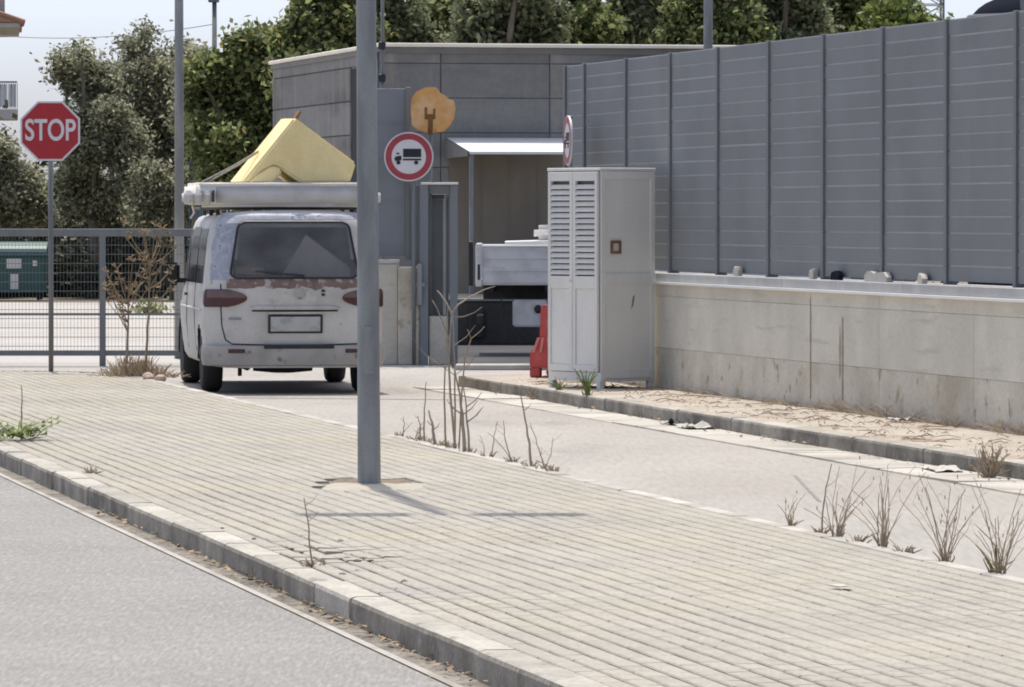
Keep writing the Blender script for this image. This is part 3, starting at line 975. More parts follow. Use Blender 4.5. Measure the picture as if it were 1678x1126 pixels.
# ================================================================== THE VAN
VX, VY, VROT = (483 - 839) / FPX * 55.0, 55.0, R(7.3)
van = thing('van', 'battered white van seen from behind with peeling paint and loaded roof', 'van', (VX, VY, 0), VROT)
PROF = [(.70, .27), (.84, .29), (.885, .36), (.905, .50), (.918, .70), (.920, .90), (.915, 1.02), (.905, 1.12), (.893, 1.25), (.880, 1.38),
        (.866, 1.50), (.850, 1.62), (.832, 1.71), (.808, 1.775), (.77, 1.825), (.70, 1.856), (.58, 1.872), (.38, 1.882), (.18, 1.886)]


def rear_y(z):
    pts = [(.2, .02), (.6, .0), (1.05, .0), (1.2, .02), (1.75, .15), (1.83, .205), (1.86, .25), (1.89, .36)]
    for (a, b), (c_, d) in zip(pts[:-1], pts[1:]):
        if z <= c_:
            return b + (d - b) * (z - a) / (c_ - a)
    return pts[-1][1]


def half_w(z):
    for (w0, z0), (w1, z1) in zip(PROF[:-1], PROF[1:]):
        if z0 <= z <= z1:
            return w0 + (w1 - w0) * (z - z0) / (z1 - z0)
    return PROF[0][0] if z < PROF[0][1] else PROF[-1][0]


def rear_pt(x, z, off=0.0):
    w = half_w(z)
    k = min(1.0, abs(x) / w)
    return Vector((x, rear_y(z) + 0.15 * k ** 7 - off, z))


def zroof(y):
    pts = [(0, 1.886), (3.05, 1.87), (3.3, 1.80), (4.0, 1.16), (4.15, 1.08), (4.6, .92), (4.72, .75)]
    for (a, b), (c_, d) in zip(pts[:-1], pts[1:]):
        if y <= c_:
            return b + (d - b) * (y - a) / (c_ - a)
    return pts[-1][1]


WIN = (1.19, 1.765)                              # rear window sill and head


def win_half(z):
    return 0.665 - 0.10 * (z - WIN[0]) / (WIN[1] - WIN[0])


def in_window(x, z):
    if not (WIN[0] + .03 < z < WIN[1] - .03):
        return False
    return abs(x) < win_half(z) - .03


body = MB()
# fine rows
ROWS = []
for (w0, z0), (w1, z1) in zip(PROF[:-1], PROF[1:]):
    n = max(1, int((z1 - z0) / .035))
    for i in range(n):
        ROWS.append((w0 + (w1 - w0) * i / n, z0 + (z1 - z0) * i / n))
ROWS.append(PROF[-1])
nc = 48
ks = [math.sin(math.pi / 2 * (-1 + 2 * j / nc)) for j in range(nc + 1)]
grid = []
for (w, z) in ROWS:
    row = []
    for k in ks:
        row.append(len(body.v))
        body.v.append((w * k, rear_y(z) + .15 * abs(k) ** 7, z))
    grid.append(row)
for i in range(len(ROWS) - 1):
    for j in range(nc):
        cx = sum(body.v[q][0] for q in (grid[i][j], grid[i][j + 1], grid[i + 1][j], grid[i + 1][j + 1])) / 4
        czz = (ROWS[i][1] + ROWS[i + 1][1]) / 2
        if in_window(cx, czz):
            continue
        body.f.append((grid[i][j], grid[i][j + 1], grid[i + 1][j + 1], grid[i + 1][j]))
# sides + roof
YS = [.45, .62, .70, .85, 1.05, 1.2, 1.28, 1.6, 2.2, 2.8, 3.05, 3.3, 3.55, 3.7, 3.85, 4.0, 4.15, 4.3, 4.38, 4.6, 4.72]
AX = (0.95, 4.03)


def body_pt(side, w, z, y):
    zr = zroof(y)
    if z > .9 and zr < 1.886:
        zz = .70 + (z - .70) * (zr - .70) / (1.886 - .70)
    else:
        zz = z
    ww = w if y < 3.6 else w * (1 - .10 * ((y - 3.6) / 1.12) ** 2)
    return (side * ww, y, min(zz, max(zr, .3)))


for side in (-1, 1):
    prev = [grid[i][0 if side < 0 else nc] for i in range(len(ROWS))]
    for y in YS:
        cur = []
        for (w, z) in ROWS:
            cur.append(len(body.v))
            body.v.append(body_pt(side, w, z, y))
        for i in range(len(ROWS) - 1):
            q = (prev[i], cur[i], cur[i + 1], prev[i + 1])
            ym = sum(body.v[a][1] for a in q) / 4
            zm = sum(body.v[a][2] for a in q) / 4
            arch = any((ym - a) ** 2 + (zm - .33) ** 2 < .385 ** 2 for a in AX)
            if not arch:
                body.f.append(q if side > 0 else q[::-1])
        prev = cur
    if side < 0:
        lastL = prev
    else:
        lastR = prev
for i in range(len(ROWS) - 1):
    body.f.append((lastL[i], lastR[i], lastR[i + 1], lastL[i + 1]))
# roof skin between left and right top rows
topz = len(ROWS) - 1
m2 = []
ysr = [rear_y(1.886) + .0] + YS
for si, y in enumerate(YS[:-1]):
    y2 = YS[si + 1]
    w = ROWS[-1][0]
    a = len(body.v)
    body.v += [body_pt(-1, w, 1.886, y), body_pt(1, w, 1.886, y), body_pt(1, w, 1.886, y2), body_pt(-1, w, 1.886, y2)]
    body.f.append((a, a + 1, a + 2, a + 3))
a = len(body.v)
body.v += [(-ROWS[-1][0], .36, 1.8855), (ROWS[-1][0], .36, 1.8855), (ROWS[-1][0], .45, 1.886), (-ROWS[-1][0], .45, 1.886)]
body.f.append((a, a + 1, a + 2, a + 3))
bo = body.build('body', M['van'], van, fix=False)
bm = bmesh.new()
bm.from_mesh(bo.data)
bmesh.ops.remove_doubles(bm, verts=bm.verts, dist=.002)
bmesh.ops.recalc_face_normals(bm, faces=bm.faces)
bm.to_mesh(bo.data)
bm.free()
autosmooth(bo, 50)


def surf_patch(poly_fn, name, material, parent, off, nx=16, nz=10, thick=.006):
    """patch on the rear surface: poly_fn(u,v)->(x,z), u,v in 0..1"""
    m = MB()
    g_ = []
    for j in range(nz + 1):
        row = []
        for i in range(nx + 1):
            x, z = poly_fn(i / nx, j / nz)
            row.append(len(m.v))
            m.v.append(tuple(rear_pt(x, z, off)))
        g_.append(row)
    for j in range(nz):
        for i in range(nx):
            m.f.append((g_[j][i], g_[j][i + 1], g_[j + 1][i + 1], g_[j + 1][i]))
    # back rim for thickness
    border = [g_[0][i] for i in range(nx + 1)] + [g_[j][nx] for j in range(1, nz + 1)] + [g_[nz][i] for i in range(nx - 1, -1, -1)] + [g_[j][0] for j in range(nz - 1, 0, -1)]
    o_ = len(m.v)
    for q in border:
        v_ = m.v[q]
        m.v.append((v_[0], v_[1] + thick, v_[2]))
    nb = len(border)
    for i in range(nb):
        j = (i + 1) % nb
        m.f.append((border[j], border[i], o_ + i, o_ + j))
    return m.build(name, material, parent, smooth=False)


# rear window glass with seal
def win_fn(u, v):
    z = WIN[0] + (WIN[1] - WIN[0]) * v
    rr_ = .07
    h = win_half(z)
    dz = min(z - WIN[0], WIN[1] - z)
    if dz < rr_:
        h -= rr_ - math.sqrt(max(0, rr_ ** 2 - (rr_ - dz) ** 2))
    return ((-1 + 2 * u) * h, z)


gl = surf_patch(win_fn, 'rear_window', M['glass'], van, .006, 20, 24)
ring = [win_fn(u / 20, 0) for u in range(21)] + [win_fn(1, v / 24) for v in range(1, 25)] + [win_fn(1 - u / 20, 1) for u in range(1, 21)] + [win_fn(0, 1 - v / 24) for v in range(1, 24)]
m = MB()
m.tube([rear_pt(x, z, .006) for x, z in ring + ring[:1]], .012, 6, caps=False)
m.build('window_seal', M['black_plastic'], gl)


def wob(x, z, s=0.0):
    return mnoise.noise(Vector((x * 7 + s, z * 7, s)))


# bare primer beside the window, rust below it
def peel_fn(u, v):
    z = 1.17 + .66 * v
    w = half_w(z)
    xo = -(w - .035 + .02 * wob(0, z, 1))
    xi = -(win_half(min(max(z, WIN[0]), WIN[1])) + .004) + (.05 if z > 1.775 else 0)
    return (xo + (xi - xo) * u, z)


surf_patch(peel_fn, 'primer_patch', M['van_peel'], van, .0025, 10, 26, .002)


def rust_fn(u, v):
    x = -.70 + 1.40 * u
    zt = WIN[0] - .004
    zb = 1.088 + .030 * wob(x, 0, 4) + .02 * wob(x * 3, 0, 2)
    return (x, zb + (zt - zb) * v)


surf_patch(rust_fn, 'rust_band', M['van_rust'], van, .0025, 40, 3, .002)


def roofpeel_fn(u, v):
    x = -.74 + 1.48 * u
    z0 = 1.792 + .012 * wob(x, 0, 7)
    z1 = 1.842 + .012 * wob(x * 2, 0, 8)
    return (x, z0 + (z1 - z0) * v)


surf_patch(roofpeel_fn, 'primer_patch', M['van_peel'], van, .0028, 40, 3, .002)

# panel gap of the tailgate
gap = [(-.755, 1.13), (-.757, .90), (-.745, .70), (-.71, .56), (-.64, .515), (-.3, .505), (0, .503), (.3, .505), (.64, .515), (.71, .56), (.745, .70), (.757, .90), (.755, 1.13)]
gp = []
for (a, b) in zip(gap[:-1], gap[1:]):
    for i in range(6):
        gp.append((a[0] + (b[0] - a[0]) * i / 6, a[1] + (b[1] - a[1]) * i / 6))
MB().tube([rear_pt(x, z, .001) for x, z in gp], .0075, 5).build('tailgate_gap', M['dark'], van)
# handle moulding with a groove, crease
m = MB()
m.tube([rear_pt(x, .885, .010) for x in [-.46 + .92 * i / 12 for i in range(13)]], [.006] + [.022] * 11 + [.006], 8)
m.build('tailgate_handle', M['van'], van, smooth=True)
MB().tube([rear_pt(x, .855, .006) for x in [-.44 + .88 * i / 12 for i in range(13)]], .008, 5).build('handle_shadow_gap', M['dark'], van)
MB().tube([rear_pt(.10, 1.215, .022), rear_pt(-.16, 1.235, .026), rear_pt(-.40, 1.262, .022)], [.012, .009, .006], 6).build('rear_wiper', M['black_plastic'], van)


def smear_fn(u, v):
    x = -.30 + .52 * u
    zb = .955 + .03 * wob(x, 1, 11)
    zt = 1.075 + .02 * wob(x * 2, 2, 12) - .05 * abs(u - .5)
    return (x, zb + (zt - zb) * v)


surf_patch(smear_fn, 'bare_patch', M['van_smear'], van, .0022, 26, 4, .0018)
# emblem and lock
MB().lathe([(.052, -.008), (.060, -.016), (.045, -.018)], (0.05, rear_y(1.04) + .003, 1.035), 'Y', 18).build('emblem', M['van_bumper'], van)
for dz in (1.02, 1.06):
    MB().box(.275, .31, -.012, .01, dz - .012, dz + .012).build('lock', M['black_plastic'], van, bevel=.003)
MB().box(-.68, -.55, -.006, .004, .765, .785).build('badge', M['sign_back'], van, bevel=.002)
# plate
pl = MB().box(-.275, .285, -.022, -.004, .625, .815).build('plate_frame', M['black_plastic'], van, bevel=.006)
MB().box(-.25, .26, -.027, -.0225, .645, .795).build('number_plate', M['plate'], pl, bevel=.002)
MB().box(-.275, .285, -.035, .0, .822, .845).build('plate_lamp_bar', M['van'], van, bevel=.006)


# tail lamps (pointed inwards)
def lamp_fn(side, zlo, zhi):
    def f(u, v):
        z = zlo + (zhi - zlo) * v
        zc = .985
        inner = .49 + .24 * min(1, abs(z - zc) / .10) ** 2.2
        w = half_w(z) + .0
        x = inner + (w - .001 - inner) * u
        return (side * x, z)
    return f


for side in (-1, 1):
    t_ = surf_patch(lamp_fn(side, .895, 1.075), 'tail_lamp', M['tail_red'], van, .014, 14, 10, .02)
    surf_patch(lambda u, v, s=side: lamp_fn(s, .99, 1.068)(u * .93 + .02, v), 'upper_lens', M['tail_grey'], t_, .0165, 12, 5, .004)
    # side wrap of the lamp
    m = MB()
    m.add([(side * .925, .15, .90), (side * .925, .25, .93), (side * .925, .25, 1.05), (side * .925, .15, 1.07)], [(0, 1, 2, 3)])
    m.build('side_lens', M['tail_red'], t_, fix=False)

# bumper
m = MB()
bsec = [(-.02, .29), (.030, .30), (.046, .36), (.05, .46), (.042, .49), (.025, .50), (-.02, .50)]
path = []
for side, seq in ((-1, range(12)), (1, range(11, -1, -1))):
    pass
pth = [Vector((-.905, .52)), Vector((-.905, .36)), Vector((-.90, .22)), Vector((-.885, .12)), Vector((-.845, .05)), Vector((-.77, .015)), Vector((-.5, 0)), Vector((0, -.005))]
pth = pth + [Vector((-p.x, p.y)) for p in pth[-2::-1]]
rings = []
for i, p in enumerate(pth):
    d = (pth[min(i + 1, len(pth) - 1)] - pth[max(i - 1, 0)]).normalized()
    nrm = Vector((d.y, -d.x))
    ring_ = []
    for (o_, z) in bsec:
        oo = o_ * (.35 if abs(p.y) > .3 else 1)
        ring_.append(len(m.v))
        m.v.append((p.x + nrm.x * oo, p.y + nrm.y * oo, z))
    rings.append(ring_)
for a, b in zip(rings[:-1], rings[1:]):
    for k in range(len(bsec) - 1):
        m.f.append((a[k], b[k], b[k + 1], a[k + 1]))
bp = m.build('rear_bumper', M['van_bumper'], van)
autosmooth(bp, 40)
MB().box(-.32, .40, -.062, -.02, .468, .512).build('step_pad', M['black_plastic'], bp, bevel=.006)
for side in (-1, 1):
    MB().box(side * .60 - .085, side * .60 + .085, -.058, -.03, .425, .465).build('reflector', M['tail_red'], bp, bevel=.004)

# underbody, axle, exhaust, spare wheel
MB().box(-.70, .70, .15, 4.4, .30, .42).build('underbody', M['chassis'], van)
MB().tube([(-.62, .95, .33), (.62, .95, .33)], .05, 8).build('rear_axle', M['chassis'], van)
MB().lathe([(.10, .20), (.31, .22), (.31, .34), (.1, .34)], (-.06, .75, 0), 'Z', 20).build('spare_wheel', M['rubber'], van)
MB().tube([(-.48, .1, .27), (-.48, .5, .27)], .03, 8).build('exhaust', M['chassis'], van)
MB().box(-.56, -.52, .3, .34, .18, .36).build('tow_bracket', M['chassis'], van)
# wheel arches (dark liners)
for side in (-1, 1):
    for a in AX:
        m = MB()
        n = 12
        pts = [(a + .388 * math.cos(math.pi * k / n), .33 + .388 * math.sin(math.pi * k / n)) for k in range(n + 1)]
        for k in range(n):
            (y0, z0), (y1, z1) = pts[k], pts[k + 1]
            m.add([(side * .60, y0, z0), (side * .905, y0, z0), (side * .905, y1, z1), (side * .60, y1, z1)], [(0, 1, 2, 3)])
        m.prism(pts, lambda p: (side * .60, p[0], p[1]), lambda p: (side * .595, p[0], p[1]))
        m.build('wheel_arch', M['chassis'], van, fix=False)


def wheel(parent, x, y, side, r=.335, w=.205):
    t_ = MB().lathe([(r - .10, -w / 2), (r - .035, -w / 2), (r - .006, -w / 2 + .025), (r, -w / 2 + .05), (r, w / 2 - .05), (r - .006, w / 2 - .025), (r - .035, w / 2), (r - .10, w / 2)],
                    (x, y, r), 'X', 32)
    wh = t_.build('wheel', M['rubber'], parent)
    autosmooth(wh, 40)
    xo = x + side * (w / 2 - .012)
    rm = MB().lathe([(.04, xo - side * .02), (.09, xo), (.17, xo - side * .035), (r - .095, xo + side * .01)], (0, y, r), 'X', 24).build('rim', M['rim'], wh)
    autosmooth(rm, 40)
    return wh


for side in (-1, 1):
    for a in AX:
        wheel(van, side * .79, a, side)


# side glass, mirrors, side trim
def side_pt(side, y, z, off=.004):
    p = body_pt(side, half_w(z), z, y)
    return (p[0] + side * off, y, p[2])


for side in (-1, 1):
    for (ya, yb, zt) in ((.55, 1.55, 1.70), (1.63, 2.75, 1.72), (2.83, 3.45, 1.70)):
        m = MB()
        n = 8
        nzz = 6
        g_ = []
        for j in range(nzz + 1):
            z = 1.13 + (zt - 1.13) * j / nzz
            row = []
            for i in range(n + 1):
                sl = .07 * j / nzz
                y = ya + sl * .6 + (yb - sl - ya - sl * .6) * i / n
                row.append(len(m.v))
                m.v.append(side_pt(side, y, z))
            g_.append(row)
        for j in range(nzz):
            for i in range(n):
                m.f.append((g_[j][i], g_[j][i + 1], g_[j + 1][i + 1], g_[j + 1][i]))
        m.build('side_window', M['window_dark'], van)
    m = MB()
    m.obox((side * 1.06, 3.35, 1.20), (.10, 0, 0), (0, .06, 0), (0, 0, .125))
    mm = m.build('wing_mirror', M['black_plastic'], van, bevel=.03, seg=3)
    MB().obox((side * .95, 3.37, 1.13), (.06, 0, 0), (0, .025, 0), (0, 0, .025)).build('mirror_arm', M['black_plastic'], mm)
    MB().tube([side_pt(side, y, .86, .006) for y in (.5, 1.3, 2.2, 3.0, 3.6)], .012, 6).build('side_moulding', M['van'], van)
    MB().box(side * .935 - .012, side * .935 + .012, 2.65, 2.80, .98, 1.01).build('door_handle', M['black_plastic'], van, bevel=.004)
    for y in (1.59, 2.79):
        MB().tube([side_pt(side, y, z, .001) for z in (.42, .7, .9, 1.1, 1.4, 1.7)], .006, 5).build('door_gap', M['dark'], van)
# interior floor, seats and sides seen through the glass
MB().box(-.80, .80, .30, 3.0, .45, .55).build('load_floor', M['cargo'], van)
m = MB()
for x in (-.62, -.05, .35):
    m.box(x - .22, x + .22, 2.3, 2.45, .55, 1.35)
m.build('seat_back', M['cargo'], van, bevel=.05, seg=2)

# load inside the van
li = MB()
li.prism([(-.14, 1.17), (.13, 1.63), (.58, 1.30), (.58, 1.17)], lambda p: (p[0], .20, p[1]), lambda p: (p[0] + .02, .28, p[1]))
o = li.build('foam_sheet', M['sheet_white'])
o.location = van.location
o.rotation_euler = van.rotation_euler
tag(o, 'pale angular foam sheet seen through the rear window of the van', 'foam sheet')
o = MB().obox((-.45, .13, 1.265), (.15, 0, -.012), (0, .04, .01), (0, -.006, .030)).build('wood_offcut', M['tan_wood'])
o.location = van.location
o.rotation_euler = van.rotation_euler
tag(o, 'small tan wooden offcut lying inside the rear window of the van', 'wood')
o = MB().box(-.60, .60, .38, 1.4, .55, 1.25).build('cargo_box', M['cargo'], bevel=.03)
o.location = van.location
o.rotation_euler = van.rotation_euler
tag(o, 'dark bulky cargo box inside the back of the van', 'box')

# roof rack (part of the van)
for y in (.65, 1.6, 2.6):
    rk_ = MB().box(-.86, .86, y - .02, y + .02, 1.890, 1.916).build('rack_bar', M['galv_dark'], van, bevel=.004)
    for s in (-1, 1):
        MB().box(s * .74 - .02, s * .74 + .02, y - .025, y + .025, 1.83, 1.890).build('rack_foot', M['black_plastic'], rk_)


def at_van(o):
    o.location = van.location
    o.rotation_euler = van.rotation_euler
    return o


def cushion(x0, x1, y0, y1, z0, z1, r, seg=4, jitter=.008, seed=1, sub=7):
    """soft-edged slab with uneven faces"""
    bm_ = bmesh.new()
    bmesh.ops.create_cube(bm_, size=1.0)
    for v_ in bm_.verts:
        v_.co = Vector(((x0 + x1) / 2 + v_.co.x * (x1 - x0), (y0 + y1) / 2 + v_.co.y * (y1 - y0), (z0 + z1) / 2 + v_.co.z * (z1 - z0)))
    bmesh.ops.bevel(bm_, geom=bm_.edges[:], offset=r, segments=seg, affect='EDGES')
    bmesh.ops.subdivide_edges(bm_, edges=[e for e in bm_.edges if e.calc_length() > .25], cuts=sub, use_grid_fill=True)
    for v_ in bm_.verts:
        n_ = Vector((mnoise.noise(v_.co * 3 + Vector((seed, 0, 0))), mnoise.noise(v_.co * 3 + Vector((0, seed, 5))), mnoise.noise(v_.co * 3 + Vector((9, 0, seed)))))
        v_.co += n_ * jitter
    me_ = bpy.data.meshes.new('cushion')
    bm_.to_mesh(me_)
    bm_.free()
    for p_ in me_.polygons:
        p_.use_smooth = True
    return me_


mt1 = thing('mattress', 'long pale mattress with grey side lying across the van roof', 'mattress')
at_van(mt1)
link_mesh('core', cushion(-.98, .86, .36, 2.3, 1.945, 2.172, .036, 4, .005, 3), M['sheet_white'], mt1)
link_mesh('side_band', cushion(-.78, .83, .352, .364, 1.962, 2.128, .004, 2, .001, 5), M['sheet_grey'], mt1)
m = MB()
m.tube([(x, .362 + .006 * mnoise.noise(Vector((x * 4, 0, 0))), 2.152 + .006 * mnoise.noise(Vector((x * 3, 2, 0)))) for x in [-.95 + 1.8 * i / 24 for i in range(25)]], .016, 6)
m.build('piping', M['sheet_white'], mt1, smooth=True)
bd = link_mesh('board', cushion(-.80, .84, .40, 2.25, 1.918, 1.944, .006, 2, .002, 6), M['sheet_white'])
tag(at_van(bd), 'thin white board under the mattress on the van roof rack', 'board')
rl = thing('bedding_roll', 'grey banded bedding roll at the left end of the mattress on the van', 'bedding roll')
at_van(rl)
for k, x in enumerate((-1.06, -.965, -.87)):
    link_mesh('fold', cushion(x - .046, x + .046, .30, .75, 1.95, 2.085, .022, 3, .006, 10 + k, 3), M['sheet_grey'], rl)
MB().box(-.818, -.802, .30, .40, 1.97, 2.09).build('strap', M['black_plastic'], rl)
bxr = link_mesh('white_box', cushion(.80, .93, .42, .9, 1.96, 2.07, .01, 2, .002, 30, 2), M['white_metal'])
tag(at_van(bxr), 'small white box at the right end of the van roof rack', 'box')

fm = thing('foam_block', 'big yellow foam block tilted like a tent on the van roof', 'foam block')
at_van(fm)
big = [(-.50, 2.168), (.05, 2.845), (.69, 2.375), (.625, 2.168), (.12, 2.168), (-.075, 2.295), (-.17, 2.335), (-.27, 2.285), (-.41, 2.170)]
m = MB()
m.prism(big, lambda p: (p[0], .55, p[1]), lambda p: (p[0] - .085 + .02 * (p[1] - 2.16), 1.25, p[1] + .02 * (p[1] - 2.16)))
m.build('main_piece', M['foam'], fm, bevel=.022, seg=3)
m = MB()
m.prism([(-.44, 2.166), (-.36, 2.24), (-.22, 2.33), (-.14, 2.345), (-.085, 2.30), (-.10, 2.26), (-.17, 2.19), (-.20, 2.166)], lambda p: (p[0], .50, p[1]), lambda p: (p[0] + .03, .85, p[1]))
m.build('offcut_piece', M['foam'], fm, bevel=.02, seg=3)
st = MB().bar((.02, 1.15, 2.70), (.165, 1.3, 2.92), .035).build('stick', M['wood'])
tag(at_van(st), 'brown wooden stick poking up behind the yellow foam block', 'stick')
st = MB().bar((.5, 1.15, 2.2), (.66, 1.2, 2.45), .03).build('stick', M['tan_wood'])
tag(at_van(st), 'short pale stick at the right edge of the yellow foam block', 'stick')
rp_ = MB()
rp_.tube([(-.30, .9, 2.50), (-.55, .62, 2.36), (-.80, .45, 2.235), (-.93, .42, 2.17)], .010, 6)
rp_.tube([(-.30, .95, 2.49), (-.52, .70, 2.355), (-.74, .5, 2.24), (-.86, .42, 2.172)], .009, 6)
tag(at_van(rp_.build('rope', M['rope'])), 'taut double rope tying the yellow foam to the van roof', 'rope')
# slack ends hanging on the left of the rack
rp_ = MB()
rp_.tube([(-.99, .5, 1.99), (-1.02, .45, 1.93), (-1.0, .44, 1.86), (-1.04, .44, 1.80)], .010, 6)
tag(at_van(rp_.build('strap_end', M['sheet_white'])), 'white strap end hanging at the left edge of the van roof', 'strap')

# ================================================================== SHUTTERED CABINET
CROT = R(38.7)
C0 = Vector((.868, 52.9, KH - .003))
cab = thing('shutter_cabinet', 'tall grey-white cabinet with two louvred doors standing on the pavement', 'cabinet', C0, 0)
# local frame: a = along the louvred face (to the left, away), b = along the plain side (to the right, away)
ca = Vector((-math.sin(R(51.3)), math.cos(R(51.3)), 0)).normalized()
ca = Vector((-.63, .777, 0)).normalized()
cb = Vector((.777, .63, 0)).normalized()
cab.rotation_euler = (0, 0, math.atan2(cb.y, cb.x))
# local x = b (side), local y = a (louvred face runs along +y at x=0, outward normal -x)
CW, CD, CH = .80, .70, 2.18
for (x, y) in ((.03, .03), (.03, CW - .03), (CD - .03, .03), (CD - .03, CW - .03)):
    MB().box(x - .03, x + .03, y - .03, y + .03, 0, .07).build('foot', M['cab'], cab, bevel=.004)
# carcass: sides, back, roof, floor
MB().box(.02, CD, .0, .022, .07, CH - .032).build('side_panel', M['cab'], cab, bevel=.003)
MB().box(.02, CD, CW - .022, CW, .07, CH - .032).build('side_panel', M['cab'], cab, bevel=.003)
MB().box(CD - .022, CD - .002, .024, CW - .024, .07, CH - .032).build('back_panel', M['cab'], cab)
MB().box(-.012, CD + .012, -.012, CW + .012, CH - .03, CH).build('top_board', M['cab'], cab, bevel=.005)
MB().box(.03, CD - .024, .024, CW - .024, .09, .12).build('floor_board', M['cab_inner'], cab)
MB().box(.05, .06, .024, CW - .024, .13, CH - .04).build('inner_lining', M['cab_inner'], cab)
# frame mouldings on the plain side (y=0, normal -y)
for (x0, x1, z0, z1) in ((.0, .055, .07, CH - .032), (CD - .055, CD, .07, CH - .032), (.0555, CD - .0555, .10, .19), (.0555, CD - .0555, 1.03, 1.14), (.0555, CD - .0555, CH - .11, CH - .034)):
    MB().box(x0, x1, -.014, -.0005, z0, z1).build('side_frame', M['cab'], cab, bevel=.003)
sq = MB()
for (x0, x1, z0, z1) in ((.13, .155, 1.33, 1.46), (.235, .26, 1.33, 1.46), (.1555, .2345, 1.33, 1.355), (.1555, .2345, 1.435, 1.46)):
    sq.box(x0, x1, -.018, -.001, z0, z1)
sq.build('square_frame', M['wood'], cab)
MB().box(.1555, .2345, -.006, -.001, 1.3555, 1.4345).build('square_plate', M['wall'], cab)
# scuff
MB().add([(.40, -.0012, .78), (.43, -.0012, .82), (.45, -.0012, .93), (.42, -.0012, .90)], [(0, 1, 2, 3)]).build('scuff', M['cab_inner'], cab, fix=False)
# doors on the louvred face (x=0, normal -x)
MB().box(-.002, .02, .0, CW, .07, .16).build('plinth', M['cab'], cab, bevel=.003)
slm = None
for k in range(2):
    y0 = .02 + k * .385
    y1 = y0 + .378
    dr = MB()
    for (a, b, z0, z1) in ((y0, y0 + .042, .165, CH - .04), (y1 - .042, y1, .165, CH - .04), (y0 + .0425, y1 - .0425, .165, .235),
                           (y0 + .0425, y1 - .0425, .985, 1.11), (y0 + .0425, y1 - .0425, CH - .13, CH - .04)):
        dr.box(-.024, .012, a, b, z0, z1)
    d = dr.build('door', M['cab'], cab, bevel=.003)
    MB().box(-.010, .004, y0 + .043, y1 - .043, .236, .984).build('door_panel', M['cab'], d, bevel=.002)
    if slm is None:
        q = MB()
        q.obox((0, 0, 0), (.011, 0, .0195), (0, (.378 - .086) / 2, 0), (-.0040, 0, .0022))
        slm = q.mesh('slat')
        slm.materials.append(M['cab'])
    zz = 1.145
    while zz < CH - .14:
        s_ = link_mesh('slat', slm, None, d)
        s_.location = (-.013, (y0 + y1) / 2, zz)
        zz += .0565
MB().lathe([(.012, 0), (.016, -.02), (.010, -.032)], (0, 0, 0), 'X', 12).build('knob', M['white_metal'], cab).location = (-.026, .42, 1.06)

# ================================================================== RED PLASTIC BARRIER
bc = Vector((.355, 56.6, KH))
br = thing('road_barrier', 'red plastic road barrier with sloped ribbed foot left of the cabinet', 'barrier', bc, R(-12))
L_ = 1.0
bs = [(-.175, .10), (-.175, .24), (-.07, .42), (-.055, .76), (.055, .76), (.07, .42), (.175, .24), (.175, .10)]
m = MB()
m.prism(bs, lambda p: (p[0], 0, p[1]), lambda p: (p[0], L_, p[1]))
m.build('body', M['barrier'], br, bevel=.015, seg=2)
for x in (-.12, .12):
    for y in (.07, L_ - .07):
        MB().box(x - .055, x + .055, y - .06, y + .06, 0, .104).build('foot', M['barrier'], br, bevel=.01)
for x in (-.13, -.05, .05, .13):
    q = MB()
    q.prism([(0, .26), (-.03, .27), (-.012, .42), (0, .42)], lambda p: (x - .014 - .35 * (p[1] - .26) * (x / .13), p[0], p[1]), lambda p: (x + .014 - .35 * (p[1] - .26) * (x / .13), p[0], p[1]))
    q.build('rib', M['barrier_lit'], br)  # ribs coloured paler to stand in for light catching them
for y in (.2, .4, .6, .8):
    for s in (-1, 1):
        q = MB()
        q.obox((s * .1275, y, .335), (s * .050, 0, -.085), (0, .025, 0), (s * .008, 0, .006))
        q.build('rib', M['barrier'], br, bevel=.004)

# ================================================================== FLATBED TRUCK
TY = 70.0
tx = lambda px: (px - 839) / FPX * TY
tz = lambda py: CAMH - (py - 355) / FPX * TY
tr = thing('flatbed_truck', 'pale flatbed truck parked crosswise, its front half hidden by the cabinet', 'truck', (tx(779), TY + .95, 0), R(-90))
# local y runs to the front of the truck (to the right in view), local x = .95 is the side seen
hw = .95
zb, zt = tz(466), tz(403)
MB().box(-hw + .03, hw - .03, .04, 3.1, zb, zb + .06).build('bed_floor', M['truck_white'], tr)
for s in (-1, 1):
    ds = MB().box(s * (hw - .014) - .016, s * (hw - .014) + .016, .09, 3.02, zb - .01, zt - .02).build('drop_side', M['truck_white'], tr, bevel=.006)
    for z0, z1 in ((zb + .015, zb + .125), (zb + .165, zb + .285), (zb + .325, zb + .435)):
        MB().box(s * hw + s * .009 - .007, s * hw + s * .009 + .007, .12, 3.0, z0, z1).build('rib', M['truck_white'], ds, bevel=.005)
    MB().box(s * hw - .03, s * hw + .025, .085, 3.04, zt - .018, zt + .012).build('top_rail', M['white_metal'], ds, bevel=.006)
    for y in (0.045, 3.06):
        cp = MB().box(s * (hw - .02) - .045, s * (hw - .02) + .045, y - .04, y + .04, zb - .03, zt + .03).build('corner_post', M['truck_white'], tr, bevel=.008)
        MB().box(s * hw + s * .028 - .004, s * hw + s * .028 + .004, y - .014, y + .014, zb + .06, zb + .26).build('latch_slot', M['dark'], cp)
tg = MB().box(-hw + .08, hw - .08, -.005, .03, zb, zt - .01).build('tailgate', M['truck_white'], tr, bevel=.006)
MB().box(hw - .25, hw - .05, -.09, -.03, zb - .02, zt + .06).build('tail_lamp_board', M['black_plastic'], tr, bevel=.008)
for x in (-.4, .4):
    MB().box(x - .05, x + .05, .1, 4.9, zb - .20, zb - .03).build('chassis_rail', M['chassis'], tr)
for y in (.2, .95, 1.7, 2.4):
    MB().box(-.9, .9, y - .04, y + .04, zb - .10, zb - .005).build('crossmember', M['chassis'], tr)
